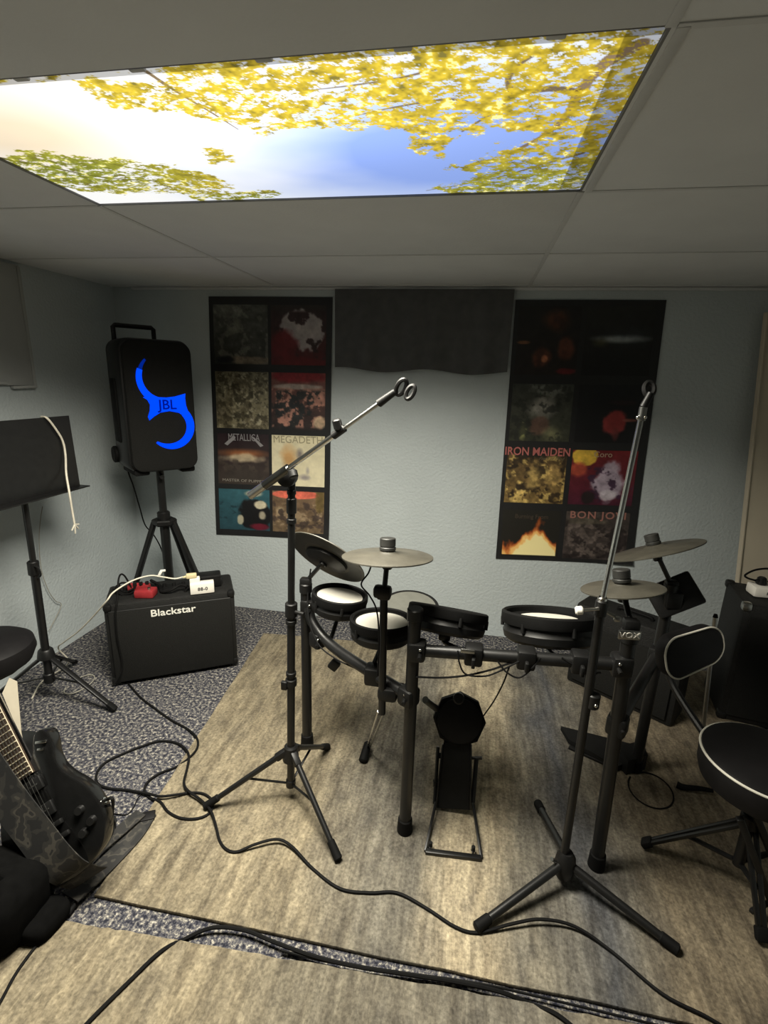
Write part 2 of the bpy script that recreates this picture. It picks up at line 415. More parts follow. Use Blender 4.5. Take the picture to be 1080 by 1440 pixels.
for k, x in enumerate(xs[1:-1]):
    part(ceil, 'grid_bar', MB().box((x, (YB + LY1) / 2, ZC), (0.014, YB - LY1, 0.003), 0.001), TBAR)
    part(ceil, 'grid_bar', MB().box((x, (LY0 + YF) / 2, ZC), (0.014, LY0 - YF, 0.002), 0.0005), TBAR)
part(ceil, 'grid_bar', MB().box((LX1 + 0.004 + 0.012, (LY0 + LY1) / 2, ZC), (0.016, LY1 - LY0, 0.004), 0.001), TBAR)
for y in ys[1:-1]:
    for a, b in zip(xs[:-1], xs[1:]):
        if y in (LY0, LY1) and a == LX0: continue
        part(ceil, 'grid_bar', MB().box(((a + b) / 2, y, ZC), (b - a - 0.016, 0.012, 0.002), 0.0005), TBAR)
trim = struct('trim_1', MB().box((0, YB - 0.010, ZC - 0.007), (XR - XL, 0.02, 0.012), 0.002), TBAR)

# ------------------------------------------------------------------ ceiling light with printed cover
ZF = ZC + 0.005
lt = thing('ceiling_light', ((LX0 + LX1) / 2, (LY0 + LY1) / 2, ZF), 'recessed ceiling light panel printed with blue sky and yellow-leaved branches', 'ceiling light')
FRAME = mat('grey frame', (0.16, 0.16, 0.155), 0.4, var=0.05)
fb = MB()
for (cx, cy, sx_, sy_) in ((LX0 - 0.004, (LY0 + LY1) / 2, 0.012, LY1 - LY0 + 0.024), (LX1 + 0.004, (LY0 + LY1) / 2, 0.012, LY1 - LY0 + 0.024),
                           ((LX0 + LX1) / 2, LY0 - 0.004, LX1 - LX0, 0.012), ((LX0 + LX1) / 2, LY1 + 0.004, LX1 - LX0, 0.012)):
    fb.box((cx, cy, ZC + 0.038), (sx_, sy_, 0.074), 0.001)
part(lt, 'frame', fb, FRAME)
part(lt, 'housing', MB().box(((LX0 + LX1) / 2, (LY0 + LY1) / 2, ZC + 0.10), (LX1 - LX0 + 0.02, LY1 - LY0 + 0.02, 0.06), 0.004), FRAME)
NX, NY = 640, 300
sx_ = np.linspace(0, 1, NX); ty_ = np.linspace(0, 1, NY)
S, T = np.meshgrid(sx_, ty_)
X = LX0 + 0.003 + (LX1 - LX0 - 0.006) * S; Y = LY0 + 0.003 + (LY1 - LY0 - 0.006) * T
def st(u, v):
    r = ray(u, v); p = r * (ZF - CAMZ) / r[2]; return p[0], p[1]
def gb(u, v, rx, ry, rot=0.0):
    cx, cy = st(u, v); c, s = math.cos(rot), math.sin(rot)
    dx, dy = X - cx, Y - cy; a = (dx * c + dy * s) / rx; b = (-dx * s + dy * c) / ry
    return np.exp(-(a * a + b * b))
warp = (fbm(X * 5, Y * 5, 3) - 0.5) * 0.10
n_f = fbm((X + warp) * 30, (Y - warp) * 62, 11, 6, 0.85)
n_c = fbm(X * 7 + 3, Y * 9, 29, 4)
leaf = 0.85 * gb(740, 110, 0.36, 0.15) + 0.55 * gb(540, 130, 0.20, 0.10) + 0.75 * gb(850, 140, 0.16, 0.22) + 0.85 * gb(770, 240, 0.17, 0.13) + 0.8 * gb(690, 262, 0.20, 0.05) \
     + 0.50 * gb(250, 140, 0.16, 0.09) + 0.30 * gb(330, 120, 0.30, 0.05) + 0.30 * gb(90, 150, 0.20, 0.05) \
     + 0.90 * gb(90, 238, 0.20, 0.13) + 0.85 * gb(190, 250, 0.15, 0.09) + 0.6 * gb(420, 272, 0.17, 0.030) \
     + 0.55 * np.exp(-((Y - LY0) / 0.030) ** 2)
cl_ = np.clip((leaf * 0.95 + (n_c - 0.5) * 1.9 - 0.36) / 0.16, 0, 1)
n_g = fbm((X - warp) * 70, (Y + warp) * 120, 91, 3, 0.7)
lm = np.clip((cl_ * 0.62 + (n_f - 0.5) * 2.4 + (n_g - 0.5) * 1.0 - 0.40) / 0.14, 0, 1) * np.clip(cl_ * 3, 0, 1)
shade = np.clip(fbm(X * 60, Y * 60, 41, 3, 0.7) * 1.5 - 0.25, 0, 1)
sky_b = np.clip(0.05 + 1.10 * gb(600, 225, 0.36, 0.26) + 0.5 * gb(740, 190, 0.3, 0.2) - 0.45 * (fbm(X * 4, Y * 6, 57, 4) - 0.4), 0, 1)
white = np.array([252, 252, 250.]); blue = np.array([142, 168, 232.])
img = white * (1 - sky_b[..., None]) + blue * sky_b[..., None]
peach = np.clip(gb(20, 190, 0.25, 0.16) * 1.1, 0, 1)[..., None]
img = img * (1 - 0.6 * peach) + np.array([214, 186, 140.]) * 0.6 * peach
yel = np.array([222, 192, 52.]); ylt = np.array([252, 240, 150.]); grn = np.array([150, 156, 52.]); dgn = np.array([92, 84, 36.])
gm = np.clip(gb(100, 240, 0.3, 0.2) + gb(420, 275, 0.3, 0.04) + 0.75 * gb(740, 255, 0.25, 0.12), 0, 1)[..., None]
lc = (yel * (1 - gm) + grn * gm); lc = lc * (0.62 + 0.5 * shade[..., None]); lc = np.where((shade > 0.8)[..., None], ylt, lc)
lc = np.where((shade < 0.10)[..., None], dgn * 1.3, lc)
def branch(pts, w0, w1, col=(96, 74, 40)):
    global img
    P = catmull([Vector((*st(u, v), 0)) for u, v in pts], 10); dmin = np.full(X.shape, 9.0); wid = np.zeros(X.shape)
    for i in range(len(P) - 1):
        a, b = P[i], P[i + 1]; ab = b - a; L2 = max(ab.length_squared, 1e-9)
        t = np.clip(((X - a.x) * ab.x + (Y - a.y) * ab.y) / L2, 0, 1)
        d = np.hypot(X - a.x - t * ab.x, Y - a.y - t * ab.y); q = i / len(P); k = d < dmin
        wid = np.where(k, w0 + (w1 - w0) * q, wid); dmin = np.minimum(dmin, d)
    wob = 1 + 0.8 * (fbm(X * 40, Y * 40, 71, 2) - 0.5)
    al = np.clip((wid * wob - dmin) / 0.002 + 0.5, 0, 1)[..., None] * 0.8
    img = img * (1 - al) + np.array(col, float) * al
branch([(900, 62), (850, 90), (815, 130), (795, 165), (765, 190), (720, 215)], 0.013, 0.004, (120, 92, 58))
branch([(815, 130), (770, 125), (722, 135), (690, 160), (650, 185)], 0.009, 0.002)
branch([(722, 135), (715, 110), (745, 80), (790, 70)], 0.006, 0.003)
branch([(690, 160), (640, 140), (560, 150), (490, 165)], 0.004, 0.001)
branch([(640, 90), (560, 110), (480, 122), (420, 128)], 0.003, 0.001)
branch([(205, 100), (250, 130), (300, 160), (335, 182)], 0.004, 0.001)
branch([(820, 215), (760, 232), (690, 252), (600, 268)], 0.004, 0.001)
branch([(0, 222), (70, 235), (150, 250), (260, 256)], 0.006, 0.0015, (70, 64, 30))
lm = lm * 0.95
img = img * (1 - lm[..., None]) + lc * lm[..., None]
lin = to_lin(img)
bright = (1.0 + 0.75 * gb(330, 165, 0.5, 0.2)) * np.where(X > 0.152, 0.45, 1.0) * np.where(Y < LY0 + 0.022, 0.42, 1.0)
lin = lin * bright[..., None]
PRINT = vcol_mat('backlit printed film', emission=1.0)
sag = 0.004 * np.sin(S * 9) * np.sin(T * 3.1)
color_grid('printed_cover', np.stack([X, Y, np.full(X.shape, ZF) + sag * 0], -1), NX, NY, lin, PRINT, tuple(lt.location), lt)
# clips that hold the film along the near edge
for k in range(6):
    x = LX0 + 0.12 + k * 0.2
    part(lt, 'clip', MB().box((x, LY0 + 0.006, ZC + 0.006), (0.026, 0.012, 0.010), 0.003), TBAR)
# area light added just under the cover, to brighten the room from the panel
al = bpy.data.lights.new('panel_boost_light', 'AREA'); al.shape = 'RECTANGLE'; al.size = 0.80; al.size_y = LY1 - LY0 - 0.06
al.energy = LAMP_WATTS; al.color = LAMP_COLOR; al.spread = math.radians(LAMP_SPREAD)
alo = bpy.data.objects.new('panel_boost_light', al); COL.objects.link(alo); alo.location = (-0.14, 0.02, -0.004); alo.parent = lt

# ------------------------------------------------------------------ rugs
RZ = 0.012
RUG1 = [(-0.925, 0.892), (1.30, 0.915), (1.28, 2.50), (-1.062, 2.34)]
RUG2 = [(-1.45, -0.6), (1.35, -0.6), (1.35, 0.885), (0.62, 0.885), (0.155, 0.872), (-0.37, 0.848), (-0.75, 0.828), (-1.03, 0.812), (-1.45, 0.79)]
def edge_wob(poly, n=14, amp=0.0025):
    out = []
    for (a, b) in zip(poly, poly[1:] + poly[:1]):
        for k in range(n):
            t = k / n; out.append((a[0] + (b[0] - a[0]) * t + random.uniform(-amp, amp), a[1] + (b[1] - a[1]) * t + random.uniform(-amp, amp)))
    return out
single('area_rug', MB().prism(edge_wob(RUG1), 0.001, RZ, 0.003), RUGA, (0, 0, 0), 'large beige and grey streaked rug under the drum kit', 'rug')
single('area_rug', MB().prism(edge_wob(RUG2), 0.001, RZ, 0.003), RUGB, (0, 0, 0), 'nearer beige streaked rug across the bottom of the picture', 'rug')
def inpoly(x, y, poly):
    c = False; j = len(poly) - 1
    for i in range(len(poly)):
        if (poly[i][1] > y) != (poly[j][1] > y) and x < (poly[j][0] - poly[i][0]) * (y - poly[i][1]) / (poly[j][1] - poly[i][1]) + poly[i][0]: c = not c
        j = i
    return c
def ground(x, y): return RZ if (inpoly(x, y, RUG1) or inpoly(x, y, RUG2)) else 0.0
def lay(px, r, lift=()):
    out = []
    for i, (u, v) in enumerate(px):
        p = fl(u, v, 0.01); p.z = ground(p.x, p.y) + r + (0.002 if not ground(p.x, p.y) else 0); out.append(p)
    for i, dz in lift: out[i].z += dz
    return out

# ------------------------------------------------------------------ curtain
def curtain():
    x0, x1, z0, z1 = -0.738, 0.135, 1.432, 1.815; n = 90; vs = []; fs = []; rows = 14
    for j in range(rows + 1):
        t = j / rows; z = z1 + (z0 - z1) * t
        for i in range(n + 1):
            s = i / n; x = x0 + (x1 - x0) * s
            fold = 0.010 * math.sin(s * 21 + 1.3 * math.sin(s * 6)) * (0.35 + 0.65 * t) + 0.007 * math.sin(s * 47 + 2) * t
            zz = z + (0.010 * math.sin(s * 12.5 + 1) * t if j == rows else 0.008 * math.sin(s * 12.5 + 1) * t * t)
            vs.append((x, YB - 0.03 + fold, zz))
    W = n + 1
    for j in range(rows):
        for i in range(n): fs.append([j * W + i, j * W + i + 1, (j + 1) * W + i + 1, (j + 1) * W + i])
    o = len(vs); vs += [(v[0], v[1] + 0.003, v[2]) for v in vs]; fs += [[a + o for a in f][::-1] for f in fs[:rows * n]]
    for i in range(n):
        a, b = rows * W + i, rows * W + i + 1; fs.append([a, b, b + o, a + o]); fs.append([i + 1, i, i + o, i + 1 + o])
    for j in range(rows):
        fs.append([j * W, (j + 1) * W, (j + 1) * W + o, j * W + o]); fs.append([(j + 1) * W + n, j * W + n, j * W + n + o, (j + 1) * W + n + o])
    mb = MB(); mb.v = [Vector(v) for v in vs]; mb.f = fs
    c = thing('curtain', (-0.3, YB - 0.03, z0), 'short dark grey curtain hanging between the two album posters', 'curtain')
    part(c, 'cloth', mb, CURTAIN, angle=80)
    part(c, 'header_rail', MB().box(((x0 + x1) / 2, YB - 0.012, z1 - 0.004), (x1 - x0 - 0.01, 0.022, 0.010), 0.002), BLACK)
curtain()

# ------------------------------------------------------------------ album posters
NA = 72
AU, AV = np.meshgrid((np.arange(NA)) / (NA - 1), (np.arange(NA)) / (NA - 1))
class Art:
    def __init__(s, c, c2=None):
        c = np.array(c, float); c2 = c if c2 is None else np.array(c2, float); s.i = c * (1 - AV[..., None]) + c2 * AV[..., None]
    def blob(s, cx, cy, rx, ry, col, a=1.0, soft=0.35, rough=0.5, seed=1, sc=6):
        d = np.hypot((AU - cx) / rx, (AV - cy) / ry) + rough * (fbm(AU * sc, AV * sc, seed, 4) - 0.5)
        m = (np.clip((1 - d) / soft, 0, 1) * a)[..., None]; s.i = s.i * (1 - m) + np.array(col, float) * m; return s
    def spl(s, col, thr, sc, seed, a=1.0, x0=0, x1=1, y0=0, y1=1, sy=1.0):
        n = fbm(AU * sc, AV * sc * sy, seed, 4, 0.6); m = np.clip((n - thr) / 0.06, 0, 1) * a
        m = m * np.clip((AU - x0) / 0.05 + 0.5, 0, 1) * np.clip((x1 - AU) / 0.05 + 0.5, 0, 1) * np.clip((AV - y0) / 0.05 + 0.5, 0, 1) * np.clip((y1 - AV) / 0.05 + 0.5, 0, 1)
        m = m[..., None]; s.i = s.i * (1 - m) + np.array(col, float) * m; return s
    def noise(s, amp, sc, seed):
        n = (fbm(AU * sc, AV * sc, seed, 4, 0.65) - 0.5)[..., None]; s.i = s.i * (1 + amp * n); return s
ART = {
 'L00': Art((74, 76, 70), (50, 50, 46)).spl((112, 112, 100), .56, 7, 1, .6).blob(.25, .12, .35, .12, (120, 120, 112), .5).blob(.6, .93, .5, .08, (120, 104, 86), .8).blob(.2, .93, .2, .08, (30, 32, 36)).noise(.8, 12, 5),
 'L01': Art((46, 40, 38), (86, 22, 26)).blob(.55, .42, .44, .36, (158, 150, 148), .95, .1, .5, 7).spl((50, 30, 32), .5, 5, 8, .95, .05, 1, .1, .9).blob(.25, .65, .28, .3, (104, 22, 28), .95).blob(.5, .95, .5, .12, (104, 22, 26), .9).noise(.4, 8, 9),
 'L10': Art((112, 106, 84), (126, 118, 90)).spl((60, 56, 42), .5, 14, 11, .8).spl((176, 168, 140), .6, 18, 12, .7).spl((70, 62, 44), .55, 5, 13, .5).noise(.7, 22, 14),
 'L11': Art((120, 70, 60), (40, 34, 34)).blob(.5, .06, .6, .13, (124, 26, 32)).blob(.5, .24, .55, .06, (166, 156, 146), .8).spl((172, 118, 100), .5, 6, 16, .95, 0, 1, .27, .95).spl((28, 34, 36), .55, 7, 17, .9, 0, 1, .3, 1).blob(.9, .85, .14, .12, (190, 160, 126), .9).noise(.6, 12, 18),
 'L20': Art((44, 32, 36), (60, 50, 44)).blob(.5, .38, .6, .11, (168, 96, 50), .9, .8, .2).blob(.5, .47, .55, .10, (196, 176, 140), .85, .6, .9, 21, 5).spl((70, 60, 52), .5, 6, 22, .8, 0, 1, .5, .75).blob(.5, .85, .6, .2, (58, 50, 45), .8, .5).noise(.3, 10, 23),
 'L21': Art((206, 196, 160), (212, 202, 166)).blob(.32, .42, .2, .3, (188, 138, 78), .9, .7, .5, 25).blob(.53, .36, .09, .15, (112, 104, 104), .85, .7).blob(.62, .82, .16, .08, (128, 120, 124), .8, .6, .9, 26).blob(.68, .68, .05, .1, (140, 134, 136), .7, .7).noise(.15, 9, 27),
 'L30': Art((44, 92, 104), (34, 66, 76)).blob(.72, .62, .34, .42, (22, 22, 24), 1, .15, .5, 31).blob(.68, .1, .2, .09, (186, 176, 146), .9, .4).blob(.82, .36, .14, .11, (202, 192, 160), .95, .3).blob(.85, .62, .08, .12, (190, 178, 150), .8, .4).blob(.42, .74, .07, .13, (176, 168, 140), .9, .3).blob(.78, .9, .22, .1, (108, 22, 40), .9).spl((22, 40, 48), .6, 7, 32, .6, 0, .4, .3, .9).noise(.3, 10, 33),
 'L31': Art((108, 84, 62), (100, 82, 60)).blob(.45, .08, .48, .11, (214, 96, 74), 1, .1, .1).blob(.92, .2, .1, .4, (96, 80, 40), .8).blob(.15, .45, .1, .1, (206, 184, 140), .7, .8).spl((150, 128, 98), .52, 5, 35, .7, 0, 1, .3, 1).spl((60, 48, 44), .55, 6, 36, .8, 0, 1, .25, 1).noise(.6, 12, 37),
 'R00': Art((24, 22, 20), (30, 24, 22)).blob(.62, .2, .26, .22, (76, 38, 22), .9, .6).blob(.8, .62, .16, .2, (92, 44, 28), .8).blob(.45, .75, .18, .18, (90, 44, 28), .8, .4, .8, 42).blob(.13, .52, .12, .03, (150, 92, 54), .8).blob(.48, .76, .06, .06, (190, 112, 72), .8).blob(.82, .94, .2, .05, (112, 24, 28), .8).noise(.8, 10, 43),
 'R01': Art((34, 34, 32), (18, 18, 18)).blob(.55, .46, .5, .075, (176, 182, 180), .95, .7, .3, 45).blob(.25, .52, .16, .1, (84, 80, 50), .7, .8).blob(.6, .42, .5, .2, (48, 56, 62), .5, .9).noise(.5, 8, 46),
 'R10': Art((58, 60, 54), (56, 58, 44)).blob(.5, .4, .3, .26, (142, 138, 128), .85, .5, .7, 51).blob(.6, .1, .35, .12, (112, 114, 104), .8, .3, 1, 52, 9).blob(.5, .72, .2, .2, (96, 66, 54), .8).blob(.22, .85, .08, .24, (164, 166, 92), .8, .7).blob(.7, .88, .2, .2, (136, 134, 92), .7, .7).spl((34, 36, 32), .55, 7, 53, .7).noise(.5, 12, 54),
 'R11': Art((24, 25, 28), (20, 20, 22)).blob(.58, .62, .2, .24, (152, 48, 46), .95, .25, .6, 56).blob(.62, .85, .08, .15, (120, 50, 46), .7, .5).blob(.8, .6, .14, .03, (150, 80, 66), .8).blob(.66, .3, .25, .05, (54, 30, 32), .6).noise(.4, 9, 57),
 'R20': Art((92, 70, 40), (116, 92, 48)).spl((200, 168, 88), .54, 8, 61, .85).spl((48, 36, 24), .52, 7, 62, .9).blob(.48, .5, .16, .28, (190, 158, 84), .7, .5, 1, 63, 9).blob(.8, .5, .16, .24, (186, 150, 80), .6, .3, 1, 64, 9).blob(.5, .06, .6, .1, (36, 32, 28), .9).noise(.9, 16, 65),
 'R21': Art((112, 26, 30), (70, 22, 40)).blob(.2, .12, .2, .17, (206, 164, 48), 1, .12, .5, 66).blob(.12, .35, .16, .15, (178, 70, 44), .8).blob(.6, .58, .26, .36, (152, 142, 158), .9, .25, .9, 67, 5).spl((52, 30, 52), .54, 6, 68, .9, .25, 1, .3, .95).blob(.62, .82, .14, .1, (180, 172, 180), .8, .3, .9, 69).blob(.3, .88, .12, .16, (30, 26, 26), .9).noise(.5, 10, 70),
 'R30': Art((34, 33, 29), (32, 30, 27)),
 'R31': Art((62, 54, 50), (58, 50, 48)).spl((100, 88, 82), .5, 7, 75, .7, .05, .95, .25, .95).spl((34, 28, 28), .55, 5, 76, .8, 0, 1, .15, 1).blob(.35, .2, .4, .08, (84, 78, 64), .6).noise(.8, 14, 77),
}
# flames on the bottom-left cover
_a = ART['R30']; hgt = 0.30 + 0.42 * np.exp(-((AU - 0.62) / 0.22) ** 2) + 0.16 * (fbm(AU * 7, AV * 2, 80, 3) - 0.5) * 2
q = (hgt - (1 - AV) * 1.0 + 0.28 * (fbm(AU * 8, AV * 5, 81, 4) - 0.5))
q = np.where((AU > 0.03) & (AU < 0.97) & (AV < 0.96), q, -1)
for thr, col in ((0.0, (120, 52, 22)), (0.05, (196, 108, 44)), (0.11, (236, 178, 92)), (0.2, (250, 220, 150))):
    m_ = np.clip((q - thr) / 0.05, 0, 1)[..., None]; _a.i = _a.i * (1 - m_) + np.array(col, float) * m_
ALBUM = vcol_mat('printed album sleeve', rough=0.38)

def poster(tag_, corners, cols, rows, label, texts):
    tl, tr, bl, br = [Vector(c) for c in corners]
    def pt(s, t, off=0.0):
        p = (tl * (1 - s) + tr * s) * (1 - t) + (bl * (1 - s) + br * s) * t
        curl = 0.012 * max(0, (t - 0.93) / 0.07) ** 2 * max(0, (s - 0.75) / 0.25)
        return Vector((p.x, YB - 0.004 - 0.0035 * (1 + math.sin(t * 9 + s * 5)) * 0.6 - curl - off, p.z))
    root = thing('album_poster', pt(0.5, 1.0), label, 'poster', 'posters of album covers on the back wall')
    n = 26; vs = []; fs = []
    for off in (0.0, -0.0015):
        for j in range(n + 1):
            for i in range(n + 1): vs.append(pt(i / n, j / n, off))
    W = n + 1; o = W * W
    for j in range(n):
        for i in range(n):
            a = j * W + i; fs.append([a, a + 1, a + W + 1, a + W]); fs.append([o + a, o + a + W, o + a + W + 1, o + a + 1])
    for i in range(n):
        for (a, b) in ((i, i + 1), (n * W + i, n * W + i + 1), (i * W, (i + 1) * W), (i * W + n, (i + 1) * W + n)): fs.append([a, b, b + o, a + o])
    mb = MB(); mb.v = vs; mb.f = fs; part(root, 'backing_sheet', mb, POSTERB, angle=80)
    for ci, (s0, s1) in enumerate(cols):
        for ri, (t0, t1) in enumerate(rows):
            key = f'{tag_}{ri}{ci}'
            P = np.array([[tuple(pt(s0 + (s1 - s0) * i / (NA - 1), t0 + (t1 - t0) * j / (NA - 1), 0.0012)) for i in range(NA)] for j in range(NA)])
            o_ = color_grid('album_cover', P, NA, NA, to_lin((ART[key].i * .84 + ART[key].i.mean(-1, keepdims=True) * .16) * 1.1), ALBUM, tuple(root.location), root)
            for (k, s, cx, cy, size, sx, col, kw) in texts:
                if k != key: continue
                c = pt(s0 + (s1 - s0) * cx, t0 + (t1 - t0) * cy, 0.0028)
                xd = pt(s1, t0) - pt(s0, t0); yd = pt(s0, t0) - pt(s0, t1)
                mm = mat('print ' + str(col), s2l(col), 0.45, var=0.06)
                w = part(o_, 'lettering', text_mb(s, size, plane_M(c, xd, yd), 0.0003, sx=sx, **kw), mm)
                w.location = (0, 0, 0)
            if key == 'L20':      # long slanted end strokes of the silver lettering
                mm = mat('print ' + str((150, 148, 150)), s2l((150, 148, 150)), 0.45)
                for pts in (((.33, .03), (.14, .20), (.20, .235), (.36, .09)), ((.66, .035), (.84, .245), (.90, .215), (.72, .06))):
                    q_ = [pt(s0 + (s1 - s0) * a, t0 + (t1 - t0) * b, 0.0030) for a, b in pts]
                    m2 = MB(); m2.add(q_ + [p + Vector((0, 0.0004, 0)) for p in q_], [[0, 1, 2, 3], [7, 6, 5, 4], [0, 1, 5, 4], [1, 2, 6, 5], [2, 3, 7, 6], [3, 0, 4, 7]])
                    part(o_, 'lettering', m2, mm)
    return root
poster('L', (wy(294, 417, YB), wy(468, 418, YB), wy(305, 751, YB), wy(463, 759, YB)), ((.037, .487), (.512, .955)),
       ((.030, .258), (.288, .520), (.543, .762), (.785, .972)),
       'black poster of eight album covers beside the blue-lit loudspeaker',
       [('L20', 'METALLICA', .52, .075, .056, 0.66, (150, 148, 150), {}),
        ('L20', 'MASTER OF PUPPETS', .52, .93, .022, 1.35, (150, 144, 134), {}),
        ('L21', 'MEGADETH', .5, .085, .056, 0.98, (164, 156, 128), {})])
poster('R', (wy(725, 422, YB), wy(937, 422, YB), wy(697, 785, YB), wy(888, 793, YB)), ((.028, .458), (.495, .945)),
       ((.022, .262), (.295, .510), (.540, .757), (.786, .985)),
       'black poster of eight album covers with an orange fire cover at bottom left',
       [('R20', 'IRON MAIDEN', .5, .055, .058, 0.86, (190, 110, 104), dict(bold=.0008)),
        ('R20', 'Piece of Mind', .74, .17, .022, 1.0, (104, 98, 74), dict(shear=.4)),
        ('R21', 'Coro', .47, .075, .040, 1.0, (168, 150, 128), {}),
        ('R30', 'Burning From', .5, .14, .032, 0.95, (74, 64, 54), {}),
        ('R31', 'BON JOVI', .5, .075, .052, 1.08, (150, 104, 94), dict(bold=.001, space=1.15))])

# ------------------------------------------------------------------ left wall: roller blind
rb = thing('roller_blind', (XL + 0.01, 1.85, 1.30), 'pale cloth blind on the left wall above the music stand', 'blind')
part(rb, 'cloth', MB().box((XL + 0.010, 1.75, 1.565), (0.006, 0.56, 0.50), 0.001), BLIND)
part(rb, 'bottom_rail', MB().box((XL + 0.014, 1.965, 1.308), (0.022, 0.12, 0.012), 0.003, Matrix.Rotation(0.02, 3, 'X')), BLIND)
part(rb, 'bottom_rail', MB().box((XL + 0.014, 1.68, 1.325), (0.018, 0.40, 0.012), 0.003), BLIND)
part(rb, 'side_channel', MB().box((XL + 0.012, 2.022, 1.56), (0.016, 0.014, 0.50), 0.002), BLIND)

# ------------------------------------------------------------------ loudspeaker on its stand
SPK = Vector((-1.572, 2.28, 0.0)); SA = 51
MS = face_M(SPK, SA)
sp = thing('loudspeaker', SPK + Vector((0, 0, 0.905)), 'black upright loudspeaker with blue light ring on a tripod stand', 'loudspeaker')
def rrect(w, h, r, n=6):
    out = []
    for cx, cy, a0 in ((w / 2 - r, h / 2 - r, 0), (-w / 2 + r, h / 2 - r, 90), (-w / 2 + r, -h / 2 + r, 180), (w / 2 - r, -h / 2 + r, 270)):
        for k in range(n + 1):
            a = math.radians(a0 + 90 * k / n); out.append((cx + r * math.cos(a), cy + r * math.sin(a)))
    return out
ZS = 1.225; SW, SH, SD = 0.330, 0.625, 0.26
MF = MS @ Matrix(((1, 0, 0, 0), (0, 0, 1, 0), (0, 1, 0, ZS), (0, 0, 0, 1)))      # local x, z-up as y, depth as z
part(sp, 'cabinet', MB(MF).prism(rrect(SW, SH, 0.055), -SD / 2 + 0.03, SD / 2, 0.02), BLACK)
part(sp, 'front_grille', MB(MF).prism(rrect(SW - 0.02, SH - 0.02, 0.05), -SD / 2, -SD / 2 + 0.032, 0.012), GRILLE)
part(sp, 'carry_handle', MB(MF).tube([(-0.125, SH / 2 - 0.02, 0.10), (-0.125, SH / 2 + 0.055, 0.10), (-0.118, SH / 2 + 0.062, 0.10), (0.05, SH / 2 + 0.062, 0.10), (0.058, SH / 2 + 0.055, 0.10), (0.058, SH / 2 - 0.02, 0.10)], 0.011, 8), BLACK)
for sx1 in (-1, 1):
    part(sp, 'foot', MB(MF).prism([(p[0] + sx1 * 0.11, p[1] - SH / 2 + 0.004) for p in rrect(0.07, 0.03, 0.01)], -0.10, 0.10, 0.004), RUBBER)
part(sp, 'side_grip', MB(MF).box((-SW / 2 - 0.002, -0.02, 0.03), (0.012, 0.30, 0.08), 0.005), RUBBER)
part(sp, 'wheel', MB(MF).cyl((-SW / 2 - 0.016, -SH / 2 + 0.07, 0.12), (-SW / 2 + 0.02, -SH / 2 + 0.07, 0.12), 0.042, seg=20, bev=0.006), RUBBER)
FZ = -SD / 2 - 0.001
def arc(cx, cy, r0f, r1f, a0, a1, n=30):
    vs = []; fs = []
    for k in range(n + 1):
        t = k / n; a = math.radians(a0 + (a1 - a0) * t)
        for r in (r0f(t), r1f(t)):
            for z in (FZ, FZ - 0.002): vs.append((cx + r * math.cos(a), cy + r * math.sin(a), z))
    for k in range(n):
        b = k * 4; fs += [[b + 1, b + 3, b + 7, b + 5], [b, b + 4, b + 6, b + 2], [b, b + 1, b + 5, b + 4], [b + 2, b + 6, b + 7, b + 3]]
    fs += [[0, 2, 3, 1], [n * 4, n * 4 + 1, n * 4 + 3, n * 4 + 2]]
    return vs, fs
LC = (0.030, -0.088); UC = (LC[0] - 0.013, LC[1] + 0.222)
mb = MB(MF); mb.add(*arc(UC[0], UC[1], lambda t: 0.100 - 0.010 * t, lambda t: 0.124, 158, 246)); part(sp, 'light_ring', mb, BLUE, 'glowing blue light strip')
mb = MB(MF); mb.add(*arc(UC[0], UC[1], lambda t: 0.110 - 0.008 * t, lambda t: 0.120, 132, 158)); part(sp, 'light_ring', mb, BLUE2)
mb = MB(MF); mb.add(*arc(LC[0], LC[1], lambda t: 0.076 + 0.020 * (1 - t) ** 4, lambda t: 0.114 - 0.008 * (1 - t) ** 3, 226, 402, 44)); part(sp, 'light_ring', mb, BLUE)
brz = [(370, 690), (430, 676), (480, 690), (530, 693), (590, 685), (640, 669), (668, 660), (664, 700), (667, 760), (680, 815), (700, 868), (655, 858), (610, 822), (545, 806), (480, 817), (435, 848), (400, 880), (392, 850), (408, 800), (413, 750), (398, 712)]
part(sp, 'light_bridge', MB(MF).prism([((a - 545) / 6 / 254 + LC[0], LC[1] - (b - 935) / 6 / 296) for a, b in brz], FZ - 0.0025, FZ - 0.0005), BLUE)
ML = MS @ Matrix(((1, 0, 0, UC[0] + 0.005), (0, 0, -1, FZ - 0.004), (0, 1, 0, ZS + 0.013), (0, 0, 0, 1)))
part(sp, 'lettering', text_mb('JBL', 0.064, ML, 0.0006, bold=0.001, sx=1.0), LOGOBLUE, 'narrow block lettering')

tp = thing('tripod_speaker_stand', SPK, 'black tripod speaker stand behind the guitar amplifier', 'speaker stand')
part(tp, 'pole', MB().cyl(SPK + Vector((0, 0, 0.10)), SPK + Vector((0, 0, 0.66)), 0.024, seg=20), STEEL)
part(tp, 'inner_pole', MB().cyl(SPK + Vector((0, 0, 0.66)), SPK + Vector((0, 0, 0.93)), 0.019, seg=20), STEEL)
part(tp, 'collar', MB().cyl(SPK + Vector((0, 0, 0.615)), SPK + Vector((0, 0, 0.685)), 0.032, seg=20, bev=0.006), BLACK)
part(tp, 'leg_hub', MB().cyl(SPK + Vector((0, 0, 0.615)), SPK + Vector((0, 0, 0.645)), 0.062, seg=6, bev=0.006), BLACK)
part(tp, 'knob', MB().cyl(SPK + Vector((0.02, -0.02, 0.88)), SPK + Vector((0.045, -0.05, 0.88)), 0.011), BLACK)
